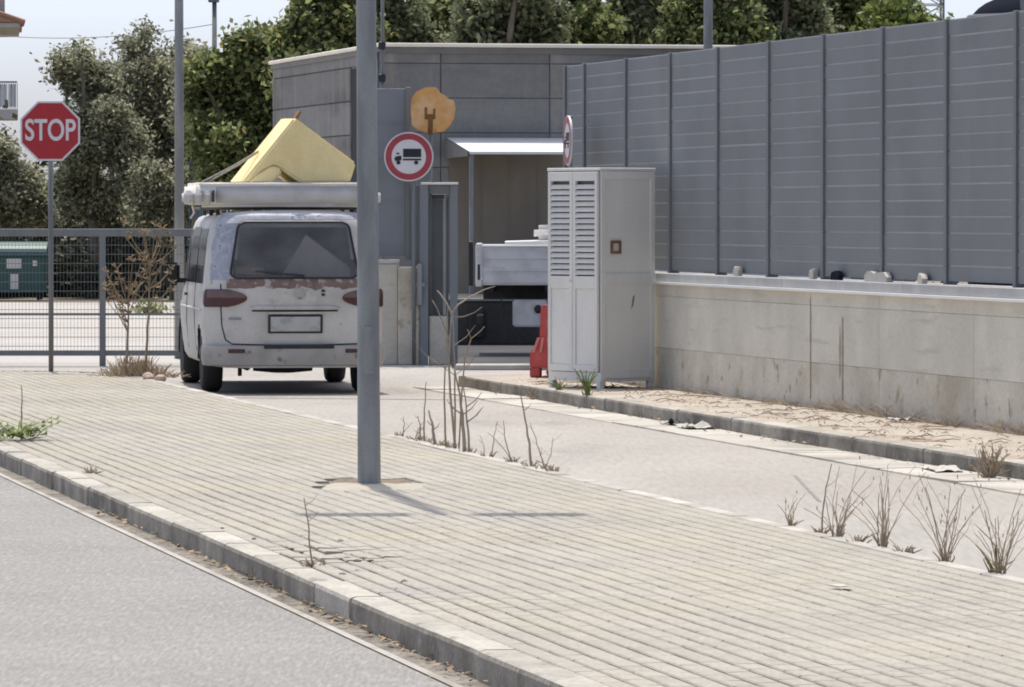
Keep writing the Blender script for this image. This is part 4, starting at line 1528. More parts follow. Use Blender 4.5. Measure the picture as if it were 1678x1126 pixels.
tk = MB().box(.52, .80, (840 - 779) / FPX * TY, (897 - 779) / FPX * TY, tz(536), tz(492)).build('fuel_tank', M['truck_white'], tr, bevel=.02, seg=2)
MB().lathe([(.055, .80), (.055, .825), (.03, .835)], (0, (882 - 779) / FPX * TY, tz(507)), 'X', 16).build('fuel_cap', M['black_plastic'], tk)
MB().box(-.85, .85, .02, .10, .42, .52).build('under_bar', M['chassis'], tr, bevel=.006)
for s in (-1, 1):
    for y in (1.55, 4.15):
        wheel(tr, s * .74, y, s, .36, .24)
    MB().box(s * .74 - .14, s * .74 + .14, .33, .345, .16, .80).build('mud_flap', M['black_plastic'], tr)
cabm = MB()
cabm.prism([(3.2, .55), (3.2, 2.0), (3.35, 2.1), (4.3, 2.08), (4.75, 1.35), (4.95, .9), (4.95, .45), (3.2, .45)], lambda p: (-.88, p[0], p[1]), lambda p: (.88, p[0], p[1]))
ck = cabm.build('cab', M['truck_white'], tr, bevel=.05, seg=2)
MB().box(-.65, .65, 3.188, 3.1985, 1.45, 1.88).build('rear_window', M['window_dark'], ck)
for s in (-1, 1):
    MB().box(s * .883 - .004, s * .883 + .004, 3.45, 4.25, 1.40, 1.92).build('side_window', M['window_dark'], ck)
# load on the truck
o = MB().obox((tx(880), TY + 1.1, tz(398)), (.42, 0, .012), (0, .9, 0), (0, 0, .028)).build('white_board', M['white_metal'], bevel=.006)
tag(o, 'flat white board lying on the truck bed left of the cabinet', 'board')
base_origin(o, (tx(880), TY + 1.1, tz(401)))
sk = link_mesh('sack', cushion(tx(876), tx(930), TY + .5, TY + 1.0, tz(394), tz(370), .06, 4, .03, 44, 3), M['sheet_white'])
tag(sk, 'white bulging sack on the truck bed beside the louvred cabinet', 'sack')

dk = thing('loading_dock', 'low dark grey concrete dock behind the flatbed truck', 'dock', (.6, 76, 0))
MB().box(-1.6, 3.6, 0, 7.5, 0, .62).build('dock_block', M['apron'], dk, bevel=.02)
for k in range(3):
    MB().box(-1.2 + k * 1.5, -1.0 + k * 1.5, -.08, -.002, .1, .5).build('dock_buffer', M['rubber'], dk, bevel=.02)
MB().box(-1.62, 3.62, -.03, .10, .622, .66).build('dock_edge', M['galv_dark'], dk, bevel=.006)

# ================================================================== GREY WAREHOUSE
BA = R(12.2)
A0 = Vector((gx(626, 85), 85.0, 0))
bl = thing('warehouse', 'grey precast warehouse with flat pale roof edge behind the gate', 'building', A0, BA)
# local x along the front (to the right), local y along the left face (away)
BH = 4.52
FL, SL = 8.6, 10.3
MB().box(.03, FL, .03, SL, 0, BH - .02).build('wall', M['building_joint'], bl)
rb = random.Random(8)
zs = [0.0, .95, 1.5, 2.05, 2.6, 3.15, 3.70, 4.25, BH - .03]
xs = [0.0, .95, 2.72, 5.4, FL]
door = (1.13, 2.98, 0.0, 2.98)
for i in range(len(xs) - 1):
    for j in range(len(zs) - 1):
        a, b = xs[i], xs[i + 1]
        if a < door[1] and b > door[0] and zs[j] < door[3] - .5:
            if a < door[0] - .1:
                MB().box(a + .008, door[0] - .05, 0.0, .05, zs[j] + .006, zs[j + 1] - .006).build('wall_panel', M['building'], bl, bevel=.006)
            if b > door[1] + .1:
                MB().box(door[1] + .05, b - .008, 0.0, .05, zs[j] + .006, zs[j + 1] - .006).build('wall_panel', M['building'], bl, bevel=.006)
            continue
        MB().box(a + .008, b - .008, rb.uniform(-.004, .004), .05, zs[j] + .005, zs[j + 1] - .005).build('wall_panel', M['building'], bl, bevel=.006)
ysd = [0.06, 2.10, 2.75, SL]
for i in (0, 2):
    for j in range(len(zs) - 1):
        MB().box(rb.uniform(-.004, .004), .05, ysd[i] + .008, ysd[i + 1] - .008, zs[j] + .010, zs[j + 1] - .010).build('wall_panel', M['building'], bl, bevel=.006)
for j in range(len(zs) - 1):
    if zs[j] > 4.2:
        MB().box(0, .05, 2.11, 2.74, zs[j] + .01, zs[j + 1] - .01).build('wall_panel', M['building'], bl, bevel=.006)
MB().box(.020, .06, 2.13, 2.72, .2, 4.22).build('slot_window', M['dark'], bl)
MB().box(-.07, FL + .05, -.10, SL + .05, BH - .015, BH + .045).build('roof_edge', M['roof_edge'], bl, bevel=.01)
MB().box(-.02, FL, -.03, -.004, BH - .12, BH - .02).build('fascia', M['building_joint'], bl, bevel=.004)
MB().box(-.03, -.006, .0, SL, BH - .10, BH - .02).build('fascia', M['building'], bl, bevel=.004)
MB().tube([(-.06, .12, .1), (-.06, .12, BH - .1)], .04, 10).build('downpipe', M['galv'], bl, smooth=True)
# brown recessed doorway wall
MB().box(door[0] - .05, door[1] + .05, -.004, .02, .0, door[3] - .02).build('loading_door', M['brown_wall'], bl)
for k in range(1, 4):
    x = door[0] + (door[1] - door[0]) * k / 4
    MB().box(x - .012, x + .012, -.012, -.0045, .1, door[3] - .1).build('door_batten', M['brown_wall'], bl)
# canopy
cpx0, cpx1 = door[0] - .08, door[1] + .02
m = MB()
m.prism([(0, 3.07), (-1.75, 2.83), (-1.75, 2.79), (0, 3.03)], lambda p: (cpx0, p[0], p[1]), lambda p: (cpx1, p[0], p[1]))
cn = m.build('canopy', M['white_metal'], bl)
m = MB()
m.add([(cpx0 - .01, -.002, 3.06), (cpx0 - .01, -1.76, 2.835), (cpx0 - .01, -1.76, 2.76), (cpx0 - .01, -.002, 2.74)], [(0, 1, 2, 3)])
m.add([(cpx0 - .03, -.002, 3.06), (cpx0 - .03, -1.76, 2.835), (cpx0 - .03, -1.76, 2.76), (cpx0 - .03, -.002, 2.74)], [(0, 1, 2, 3)])
m.build('side_cheek', M['building_joint'], cn)
MB().box(cpx0 + .02, cpx0 + .08, -1.68, -1.62, 0, 2.795).build('canopy_post', M['galv'], bl, bevel=.004)


# ================================================================== TALL LAMP POLES BEHIND
def lamp_pole(label, px, Y, h, r, arm=True, group=None):
    t_ = thing('lamp_pole', label, 'lamp post', ((px - 839) / FPX * Y, Y, -.02), group=group)
    MB().tube([(0, 0, 0), (0, 0, h * .5), (0, 0, h)], [r, r * .85, r * .6], 14).build('pole', M['galv'], t_, smooth=True)
    if arm:
        for s in (-1, 1):
            MB().tube([(0, 0, h - .06), (s * .35, 0, h + .02)], .025, 8).build('arm', M['galv_dark'], t_)
            q = MB()
            q.prism([(-.16, 0), (-.1, .07), (.18, .05), (.22, 0), (.1, -.03), (-.1, -.03)], lambda p: (s * (.45 + p[0]), -.09, h + .02 + p[1]), lambda p: (s * (.45 + p[0]), .09, h + .02 + p[1]))
            q.build('lamp_head', M['galv_dark'], t_, bevel=.01)
    return t_


lamp_pole('tall grey lamp pole behind the mesh fence left of the van', 294, 69.0, 9.0, .066)
fl = thing('lamp_pole', 'distant thin lamp pole with small flat head above the trees', 'lamp post', (at(352, 0, 140).x, 140, 0))
hh = at(352, 2, 140).z
MB().tube([(0, 0, 0), (0, 0, hh)], [.09, .06], 10).build('pole', M['galv_dark'], fl, smooth=True)
MB().box(-.16, .12, -.15, .15, hh - .04, hh + .06).build('lamp_head', M['galv_dark'], fl, bevel=.02)
lamp_pole('grey pole rising behind the slat fence in front of the warehouse roof', 1160, 62.0, 8.0, .062)

# ================================================================== TREES
import numpy as np


def crown_mesh(name, lobes, n_clump, per, size, seed, spread=.35, aspect=.5, shell=.3):
    rs_ = np.random.RandomState(seed)
    subs = []
    for (x_, y_, z_, a_, b_, c_) in lobes:               # every mass breaks up into boughs of its own
        for q_ in range(13):
            d_ = rs_.normal(size=3)
            d_ /= np.linalg.norm(d_)
            k_ = rs_.uniform(.45, 1.08)
            r_ = rs_.uniform(.20, .42)
            subs.append((x_ + d_[0] * a_ * k_, y_ + d_[1] * b_ * k_, z_ + d_[2] * c_ * k_, a_ * r_, b_ * r_, c_ * r_ * 1.15))
    lobes = subs
    vols = np.array([l[3] * l[4] * l[5] for l in lobes]) ** .75
    pick = rs_.choice(len(lobes), n_clump, p=vols / vols.sum())
    L_a = np.array(lobes)[pick]
    d = rs_.normal(size=(n_clump, 3))
    d /= np.linalg.norm(d, axis=1)[:, None]
    rad = shell + (1.05 - shell) * rs_.rand(n_clump) ** .6
    # uneven outline
    bumpy = 1 + .22 * np.sin(d[:, 0] * 5 + L_a[:, 0] * 3) * np.cos(d[:, 2] * 6 + L_a[:, 2] * 2) + rs_.normal(0, .06, n_clump)
    c = L_a[:, :3] + d * L_a[:, 3:6] * (rad * bumpy)[:, None]
    N_ = n_clump * per
    cc = np.repeat(c, per, axis=0) + rs_.normal(0, spread, (N_, 3)) * np.array([1, 1, .8])
    a = rs_.normal(size=(N_, 3))
    a[:, 2] *= .8
    a /= np.linalg.norm(a, axis=1)[:, None]
    b = np.cross(a, rs_.normal(size=(N_, 3)))
    b /= np.linalg.norm(b, axis=1)[:, None] + 1e-9
    s = size * rs_.uniform(.6, 1.35, (N_, 1))
    V = np.empty((N_, 4, 3))
    V[:, 0] = cc - a * s * .5
    V[:, 1] = cc + b * s * aspect * .5
    V[:, 2] = cc + a * s * .5
    V[:, 3] = cc - b * s * aspect * .5
    me = bpy.data.meshes.new(name)
    me.vertices.add(N_ * 4)
    me.vertices.foreach_set('co', V.reshape(-1))
    me.loops.add(N_ * 4)
    me.loops.foreach_set('vertex_index', np.arange(N_ * 4, dtype=np.int32))
    me.polygons.add(N_)
    me.polygons.foreach_set('loop_start', np.arange(0, N_ * 4, 4, dtype=np.int32))
    me.polygons.foreach_set('loop_total', np.full(N_, 4, dtype=np.int32))
    me.update(calc_edges=True)
    return me


def tree(label, px, base_py, Y, lobes_px, leafm, n_clump, per, size, seed, cat='tree', name='tree', group=None, aspect=.5, spread=.30, depth=.75, trunk=True, shell=.25):
    """lobes_px: (px, py, rx_px, rz_px) of the crown's masses"""
    sc_ = Y / FPX
    base = Vector(((px - 839) * sc_, Y, 0))
    t_ = thing(name, label, cat, base, group=group)
    rr_ = random.Random(seed)
    lobes = []
    for (lx, ly, rx, rz) in lobes_px:
        rxm, rzm = rx * sc_, rz * sc_
        lobes.append(((lx - px) * sc_, rr_.uniform(-.6, .6), CAMH - (ly - 355) * sc_, rxm, max(.5, rxm * depth), rzm))
    link_mesh('crown', crown_mesh('crown', lobes, n_clump, per, size, seed, spread, aspect, shell), leafm, t_)
    if trunk:
        m = MB()
        zc = min(l[2] - l[5] * .4 for l in lobes)
        zc = max(zc, .8)
        m.tube([(0, 0, -.1), (.05, .02, zc * .5), (-.03, 0, zc)], [.20, .15, .12], 10)
        for l in lobes:
            e = Vector((l[0], l[1], l[2]))
            s_ = Vector((-.03, 0, zc))
            mid = (s_ + e) / 2 + Vector((rr_.uniform(-.2, .2), rr_.uniform(-.2, .2), -.1))
            m.tube([s_, mid, e], [.09, .06, .025], 7)
        m.build('trunk', M['bark'], t_, smooth=True)
    return t_


tree('olive tree with feathery top left of the tall lamp pole', 235, 490, 124, [(245, 115, 50, 48), (215, 160, 55, 55), (275, 145, 48, 62), (250, 210, 65, 70), (285, 260, 45, 80), (222, 88, 18, 20), (238, 62, 9, 16)], M['olive_leaf'], 1500, 22, .115, 1, group='olive trees behind the mesh fence', spread=.15)
tree('broad olive tree right behind the stop sign', 155, 490, 121, [(125, 120, 38, 32), (160, 150, 45, 40), (165, 210, 62, 50), (190, 270, 70, 60), (120, 300, 50, 45), (175, 340, 75, 40), (105, 110, 14, 16), (135, 85, 8, 14)], M['olive_leaf'], 1700, 22, .115, 2, group='olive trees behind the mesh fence', spread=.15)
tree('low olive between the stop sign and the green leafy tree', 290, 490, 118, [(275, 300, 45, 45), (310, 330, 35, 50), (255, 340, 50, 35)], M['olive_leaf'], 700, 22, .11, 3, group='olive trees behind the mesh fence', spread=.15)
tree('dark bushy tree at the left edge below the balcony', 10, 490, 126, [(-5, 270, 45, 40), (40, 310, 40, 50), (-20, 330, 50, 50), (60, 340, 35, 30)], M['olive_leaf'], 900, 22, .11, 4, spread=.15)
tree('bright green leafy tree left of the warehouse', 400, 480, 112, [(395, 108, 50, 36), (345, 140, 36, 34), (440, 84, 32, 32), (400, 165, 65, 50), (440, 190, 50, 60), (350, 200, 45, 60), (390, 260, 75, 60), (330, 125, 18, 22)], M['green_leaf'], 1900, 16, .15, 5, spread=.15, aspect=.6)
tree('grey-green tree between the tall lamp pole and the bright green tree', 322, 480, 116, [(318, 140, 28, 40), (325, 200, 34, 60), (328, 105, 18, 20)], M['olive_leaf'], 650, 20, .12, 6, spread=.15)
labs = [('green tree over the left corner of the warehouse roof', 520, [(525, 40, 50, 40), (495, 85, 40, 34), (560, 60, 55, 40), (540, -20, 55, 40), (500, 120, 60, 50)]),
        ('dense tree directly behind the thick lamp post top', 620, [(620, 20, 60, 50), (655, 50, 50, 40), (600, -40, 60, 40), (640, 90, 60, 40)]),
        ('dense tree crown just right of the thin mast', 720, [(720, 25, 60, 45), (690, 50, 45, 35), (760, 45, 50, 40), (730, -40, 60, 40), (720, 100, 60, 40)]),
        ('tree crown above the middle of the warehouse roof', 830, [(830, 30, 60, 40), (800, 50, 50, 35), (865, 40, 50, 40), (850, -40, 60, 40), (830, 100, 60, 40)]),
        ('tree crown above the warehouse roof over the edge-on sign', 935, [(935, 25, 60, 45), (905, 45, 50, 40), (975, 50, 50, 35), (930, -40, 60, 40), (940, 100, 60, 40)]),
        ('dark tree crown above the right half of the warehouse roof', 1050, [(1045, 25, 62, 45), (1015, 55, 50, 35), (1090, 45, 50, 40), (1060, -40, 60, 40), (1050, 100, 60, 40)]),
        ('tree crown behind the pole at the right end of the warehouse', 1160, [(1160, 25, 60, 45), (1200, 50, 50, 40), (1130, 50, 50, 40), (1170, -40, 60, 40), (1160, 100, 60, 40)]),
        ('tree crown above the slat fence right of the warehouse', 1280, [(1275, 25, 62, 45), (1240, 55, 50, 35), (1320, 45, 50, 40), (1290, -40, 60, 40), (1280, 100, 60, 40)]),
        ('rightmost full tree crown over the slat fence', 1400, [(1395, 25, 55, 45), (1360, 55, 50, 35), (1435, 40, 40, 35), (1390, -40, 50, 40), (1400, 100, 60, 40)])]
for k, (lab, px, lb) in enumerate(labs):
    tree(lab, px, 0, 104 + (k % 3) * 3, lb, M['hedge_leaf'] if k % 2 else M['green_leaf'], 1200, 17, .145, 20 + k, group='trees behind the warehouse', spread=.14, aspect=.6)
tree('small yellowish tree at the right end of the tree row by the pylon', 1480, 0, 100, [(1475, 30, 28, 22), (1500, 55, 35, 25), (1455, 50, 30, 30)], M['yellow_leaf'], 420, 8, .16, 41, spread=.18)
# shrubs in the shade behind the mesh fence
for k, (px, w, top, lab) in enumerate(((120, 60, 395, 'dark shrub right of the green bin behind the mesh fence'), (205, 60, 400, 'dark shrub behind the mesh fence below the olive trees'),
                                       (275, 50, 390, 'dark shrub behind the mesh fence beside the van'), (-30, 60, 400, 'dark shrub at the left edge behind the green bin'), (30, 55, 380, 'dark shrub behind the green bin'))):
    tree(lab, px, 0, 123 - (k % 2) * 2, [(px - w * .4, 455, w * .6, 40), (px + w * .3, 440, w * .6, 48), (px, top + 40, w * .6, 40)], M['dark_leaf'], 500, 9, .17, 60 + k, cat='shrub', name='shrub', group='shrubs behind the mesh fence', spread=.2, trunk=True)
tree('small bright green weed bush on the yard behind the mesh fence', 245, 0, 100, [(243, 508, 13, 16), (262, 510, 9, 12)], M['green_leaf'], 50, 8, .10, 71, cat='bush', name='weed_bush', spread=.12, trunk=False)

# backdrop hedge so no bare horizon shows between trunks
hedge = link_mesh('far_wood', crown_mesh('far_wood', [(-24 + 6 * i, 0, 1.9 + .4 * math.sin(i * 2.1), 4.2, 1.5, 2.4) for i in range(-4, 8)], 4200, 12, .30, 90, .45, .6, .2), M['dark_leaf'])
hedge.location = (0, 134, 0)
tag(hedge, 'dark dense wood behind the olive trees', 'wood', kind='stuff')

# teal mesh fence in front of the green tree
tf = thing('tall_mesh_fence', 'tall teal mesh fence in front of the green tree left of the warehouse', 'fence', (at(385, 0, 112.2).x, 112.2, 0))
f0, f1 = at(310, 0, 112.2).x, at(446, 0, 112.2).x
ft = at(0, 215, 112.2).z
for px in (330, 375, 420):
    x = at(px, 0, 112.2).x
    MB().tube([(x, 112.2, 0), (x, 112.2, ft)], .03, 8).build('post', M['teal_fence'], tf, world=True)
z = .4
while z < ft:
    MB().box(f0, f1, 112.185, 112.198, z, z + .035).build('rail', M['teal_fence'], tf, world=True)
    z += .28
x = f0
while x < f1:
    MB().box(x, x + .022, 112.2, 112.215, .3, ft).build('bar', M['teal_fence'], tf, world=True)
    x += .19

# ================================================================== GREEN BIN
DY = 117.0
db = thing('rubbish_bin', 'dark green rubbish container with domed lid and white stickers behind the fence', 'bin', (at(20, 0, DY).x, DY, 0))
hwb = at(76, 0, DY).x - db.location.x
m = MB()
m.prism([(-hwb * .9, .16), (hwb * .9, .16), (hwb, .95), (-hwb, .95)], lambda p: (p[0], 0, p[1]), lambda p: (p[0], .95, p[1]))
m.build('tub', M['dumpster'], db, bevel=.03, seg=2)
m = MB()
n = 12
m.prism([(-.04, .955)] + [(.475 - .52 * math.cos(math.pi * k / n), .97 + .30 * math.sin(math.pi * k / n)) for k in range(n + 1)] + [(.99, .955)],
        lambda p: (-hwb * 1.02, p[0], p[1]), lambda p: (hwb * 1.02, p[0], p[1]))
m.build('lid', M['dumpster'], db, bevel=.015)
for s in (-1, 1):
    for y in (.15, .8):
        MB().lathe([(.04, -.03), (.085, -.03), (.085, .03), (.04, .03)], (s * hwb * .75, y, .085), 'X', 14).build('castor', M['rubber'], db)
for (x0, x1, z0, z1) in ((11, 35, 440, 424), (17, 30, 474, 449), (54, 61, 436, 427)):
    xa, xb = at(x0, 0, DY).x - db.location.x, at(x1, 0, DY).x - db.location.x
    MB().box(xa, xb, -.012, -.002, at(0, z0, DY).z, at(0, z1, DY).z).build('sticker', M['sticker'], db)

# ================================================================== HOUSE AT THE FAR LEFT
HY = 180.0
hs = thing('house', 'pale house at the far left with tiled eave and railed balcony', 'house', (at(-60, 0, HY).x, HY, 0))
hx = lambda px: (px - 839) / FPX * HY
hz = lambda py: CAMH - (py - 355) / FPX * HY
def slab(x0, x1, z0, z1, y0, y1):
    """prism running straight back along the line of sight, house turned 5 degrees"""
    k_ = .0945
    m_ = MB()
    m_.prism([(x0, z0), (x1, z0), (x1, z1), (x0, z1)], lambda p: (p[0] - (y0 - HY) * k_, y0, p[1]), lambda p: (p[0] - (y1 - HY) * k_, y1, p[1]))
    return m_


slab(hx(-500), hx(-14), 0, hz(48), HY, HY + 9).build('wall', M['house_wall'], hs, world=True)
rf_ = MB()
rf_.prism([(hx(-500), hz(38)), (hx(38), hz(38)), (hx(-60), hz(5)), (hx(-500), hz(5))], lambda p: (p[0] + .07, HY - .8, p[1]), lambda p: (p[0] - .9, HY + 9.5, p[1]))
ro = rf_.build('roof', M['terracotta'], hs, world=True)
for k in range(9):
    y = HY - .75 + k * .21
    MB().tube([(hx(41) - (y - HY) * .0945, y, hz(38.5)), (hx(-62) - (y - HY) * .0945, y, hz(3.5))], .10, 8).build('roof_tile', M['terracotta'], ro, world=False).data.transform(Matrix.Translation(-Vector(hs.location)))
e = MB()
e.prism([(hx(-500), hz(50)), (hx(33), hz(46)), (hx(34), hz(39)), (hx(-500), hz(39))], lambda p: (p[0] + .066, HY - .7, p[1]), lambda p: (p[0] - .88, HY + 9.3, p[1]))
e.build('eave', M['house_soffit'], hs, world=True)
slab(hx(-90), hx(9), hz(30), hz(-40), HY + 1.0, HY + 2.2).build('chimney', M['house_wall'], hs, world=True)
slab(hx(-200), hx(30), hz(197), hz(180), HY - .6, HY + 1.2).build('balcony_slab', M['house_soffit'], hs, world=True, bevel=.02)
rl_ = MB().box(hx(-200), hx(31), HY - .56, HY - .50, hz(136.5), hz(134)).build('balcony_rail', M['galv_dark'], hs, world=True)
for px in range(-20, 32, 3):
    MB().box(hx(px), hx(px + .9), HY - .55, HY - .51, hz(180), hz(136.6)).build('baluster', M['galv_dark'], rl_).data.transform(Matrix.Translation(-Vector(hs.location)))
for k, (p0, p1) in enumerate(((-2, 15), (18, 30))):
    q = MB()
    n = 8
    xs_ = [hx(p0) + (hx(p1) - hx(p0)) * i / n for i in range(n + 1)]
    for i in range(n):
        y0 = HY - .62 - .05 * math.sin(i * 1.7)
        y1 = HY - .62 - .05 * math.sin((i + 1) * 1.7)
        q.add([(xs_[i], y0, hz(176)), (xs_[i + 1], y1, hz(176)), (xs_[i + 1], y1 + .04, hz(139)), (xs_[i], y0 + .04, hz(139))], [(0, 1, 2, 3)])
        q.add([(xs_[i], y0 + .015, hz(176)), (xs_[i + 1], y1 + .015, hz(176)), (xs_[i + 1], y1 + .055, hz(139)), (xs_[i], y0 + .055, hz(139))], [(3, 2, 1, 0)])
    o = q.build('washing', M['sticker'], fix=False)
    base_origin(o, (xs_[n // 2], HY - .6, hz(176)))
    tag(o, ['wider pale cloth hung on the balcony railing at the left edge', 'narrower pale cloth at the outer end of the balcony railing'][k], 'cloth', 'cloths on the balcony railing')

# overhead cable from the house to the distant lamp pole
a, b = at(-20, 57, 170), at(352, 40, 141)
cb_ = MB()
cb_.tube([a + (b - a) * (i / 12) + Vector((0, 0, -.9 * (i / 12) * (1 - i / 12))) for i in range(13)], .011, 5)
tag(cb_.build('overhead_cable', M['galv']), 'thin overhead cable crossing the sky above the stop sign', 'cable')

# ================================================================== PYLON AND DARK DOME AT TOP RIGHT
PY_ = 190.0
pylon = thing('lattice_pylon', 'pale steel lattice pylon rising behind the trees at the top right', 'pylon', (at(1512, 0, PY_).x, PY_, 0))
pxw = 0.72
ztop = 12.5
m = MB()
for sx in (-1, 1):
    for sy in (-1, 1):
        m.bar((sx * pxw, sy * pxw, 0), (sx * pxw * .9, sy * pxw * .9, ztop), .07)
m.build('leg_frame', M['galv'], pylon)
m = MB()
z = .5
while z < ztop - .8:
    for (p, q) in (((-1, -1), (1, -1)), ((1, -1), (1, 1)), ((1, 1), (-1, 1)), ((-1, 1), (-1, -1))):
        m.bar((p[0] * pxw * .95, p[1] * pxw * .95, z), (q[0] * pxw * .95, q[1] * pxw * .95, z), .035)
        m.bar((p[0] * pxw * .95, p[1] * pxw * .95, z), (q[0] * pxw * .95, q[1] * pxw * .95, z + .8), .035)
        m.bar((p[0] * pxw * .95, p[1] * pxw * .95, z + .8), (q[0] * pxw * .95, q[1] * pxw * .95, z), .035)
    z += .8
m.build('bracing', M['galv'], pylon)

dm = thing('dark_tank', 'dark rounded tank top showing over the right end of the slat fence', 'tank', (at(1680, 0, 58).x, 58.0, 0))
zt_ = at(0, -8, 58).z
m = MB()
n = 16
prof = [(.62, 0.0), (.62, zt_ - .35)] + [(.62 * math.cos(R(90 * k / 8)) + .0, zt_ - .35 + .36 * math.sin(R(90 * k / 8))) for k in range(1, 8)] + [(.05, zt_ + .01)]
m.lathe(prof, (0, 0, 0), 'Z', 32)
autosmooth(m.build('shell', M['dome'], dm), 40)
MB().lathe([(.625, 0), (.640, .02), (.640, .06), (.625, .08)], (0, 0, zt_ - .30), 'Z', 32).build('band', M['galv_dark'], dm)
MB().tube([(-.08, -.55, zt_ - .45), (-.08, -.5, zt_ - .02)], .03, 8).build('bracket', M['galv'], dm)


# ================================================================== WEEDS
def stem(m, base, h, lean, r0, rr_, n=7, curve=.08):
    pts, rad = [], []
    bend = Vector((rr_.uniform(-1, 1), rr_.uniform(-1, 1), 0)) * curve
    for i in range(n + 1):
        k = i / n
        pts.append(base + Vector((lean[0] * k + bend.x * k * k + rr_.uniform(-.004, .004), lean[1] * k + bend.y * k * k + rr_.uniform(-.004, .004), h * k)))
        rad.append(r0 * (1 - .72 * k) + .0012)
    m.tube(pts, rad, 6)
    return pts


def tuft(label, px, py, Y, h, n, spread, seed, material='straw', r=.0022, dark=0, name='grass_tuft', cat='grass tuft', group=None, z=None):
    b = at(px, py, Y)
    zz = KH if z is None else z
    b.z = zz
    rr_ = random.Random(seed)
    t_ = thing(name, label, cat, b, group=group)
    m = MB()
    for i in range(n if material == 'weed_leaf' else int(n * .55)):
        a = rr_.uniform(0, 2 * math.pi)
        s_ = rr_.uniform(.1, 1) * spread
        o_ = Vector((math.cos(a), math.sin(a), 0)) * .025 * rr_.random()
        hh_ = h * rr_.uniform(.35, 1.0)
        p_ = stem(m, o_, hh_, (math.cos(a) * s_ * .6, math.sin(a) * s_ * .6), r * rr_.uniform(.6, 1.3), rr_, 6, .45 * h)
        if material != 'weed_leaf':
            for j in range(rr_.randint(1, 4)):          # fine side sprigs and small seed heads
                e = p_[rr_.randint(3, 6)]
                d_ = Vector((rr_.uniform(-1, 1), rr_.uniform(-.6, .6), rr_.uniform(.3, 1.2))).normalized() * h * rr_.uniform(.06, .20)
                m.tube([e, e + d_ * .55, e + d_ + Vector((0, 0, -.02 * h))], [r * .6, r * .5, r * .35], 4)
                if rr_.random() < .4:
                    q_ = e + d_
                    m.tube([q_, q_ + Vector((0, 0, .012)), q_ + Vector((0, 0, .024))], [.001, .0035, .001], 5)
    m.build('blades', M[material], t_)
    if dark:
        m = MB()
        for i in range(dark):
            a = rr_.uniform(0, 2 * math.pi)
            stem(m, Vector((math.cos(a), math.sin(a), 0)) * .02, h * rr_.uniform(.4, .8), (math.cos(a) * spread * .25, math.sin(a) * spread * .25), r * 1.8, rr_, 6, .03)
        m.build('stalks', M['dry_dark'], t_)
    # crumbly base
    m = MB()
    for i in range(7):
        a = rr_.uniform(0, 6.28)
        p_ = Vector((math.cos(a), math.sin(a), 0)) * rr_.uniform(0, .07)
        stem(m, p_ * .7, rr_.uniform(.02, .07), (math.cos(a) * .03, math.sin(a) * .03), .0035, rr_, 3, .02)
    m.build('base_leaves', M['dry'], t_)
    return t_


def edgeY(px):
    """distance at which the island's far edge is seen at column px"""
    k = math.tan(RA)
    # X = V1/cos - Y*tan ; px-839 = X/Y*F
    return (V1 - .02) / math.cos(RA) / ((px - 839) / FPX + k)


def dry_plant(label, px, h, seed, nst=1, r=.012, branches=3, material='dry_dark', spread=.06, heads=False, Y=None, name='dry_weed', group='dry weeds along the island edge', cat='weed', z=None, hang=None):
    Y = Y or edgeY(px)
    b = at(px, 0, Y)
    b.z = (KH if z is None else z) - .01
    rr_ = random.Random(seed)
    r *= .62
    t_ = thing(name, label, cat, b, group=group)
    for i in range(nst):
        m = MB()
        a = rr_.uniform(0, 6.28)
        p_ = stem(m, Vector((rr_.uniform(-.03, .03) * min(1, nst), rr_.uniform(-.02, .02), 0)), h * (1 if i == 0 else rr_.uniform(.35, .85)), (math.cos(a) * spread, math.sin(a) * spread * .5), r * (1 if i == 0 else .6), rr_, 9, .07)
        for j in range(branches):
            q_ = p_[rr_.randint(4, 8)]
            s_ = rr_.choice((-1, 1))
            ln = h * rr_.uniform(.12, .28)
            mid = q_ + Vector((s_ * ln * .5, rr_.uniform(-.1, .1) * ln, ln * .35))
            m.tube([q_, mid, mid + Vector((s_ * ln * .35, 0, ln * .45))], [r * .45, r * .35, r * .15], 5)
        m.build('stem', M[material], t_)
    m = MB()
    for i in range(16):
        a = rr_.uniform(0, 6.28)
        stem(m, Vector((math.cos(a), math.sin(a), 0)) * rr_.uniform(0, .05), rr_.uniform(.02, .05), (math.cos(a) * .03, math.sin(a) * .03), .0035, rr_, 3, .02)
    m.build('base_leaves', M['dry'], t_)
    return t_


# island far-edge row, left to right
dry_plant('thin dry sprig at the left end of the weed row beside the lamp post', 655, .16, 1, 2, .006, 1, 'dry')
dry_plant('short forked dark weed stump right of the lamp post', 681, .19, 2, 3, .010, 2, 'dry_dark', .05)
dry_plant('straight slender dry stalk between the stump and the thick stems', 694, .46, 3, 1, .010, 0, 'dry', .02)
dry_plant('short stubby dark weed with a knob left of the tall stalks', 717, .27, 4, 1, .020, 2, 'dry_dark', .02)
dry_plant('tall thin dry stalk reaching up before the gate post', 727, 1.05, 5, 1, .011, 3, 'dry', .06)
dry_plant('tall wavy dry stalk left of the thickest stem', 740, .98, 6, 1, .012, 4, 'dry', .09)
tw = dry_plant('tallest branching bare weed with the thickest grey stem', 766, .62, 7, 2, .022, 3, 'dry_dark', .03)
# the tall bare shoot with forked top
b0 = at(746, 0, edgeY(746) + .3)
b0.z = KH - .01
sh = thing('dry_weed', 'tall bare weed with forked grey branches in front of the gate frame', 'weed', b0, group='dry weeds along the island edge')
k_ = edgeY(746) + .3


def kp(px, py):
    q_ = at(px, py, k_)
    return Vector((q_.x - b0.x, 0, q_.z - b0.z))


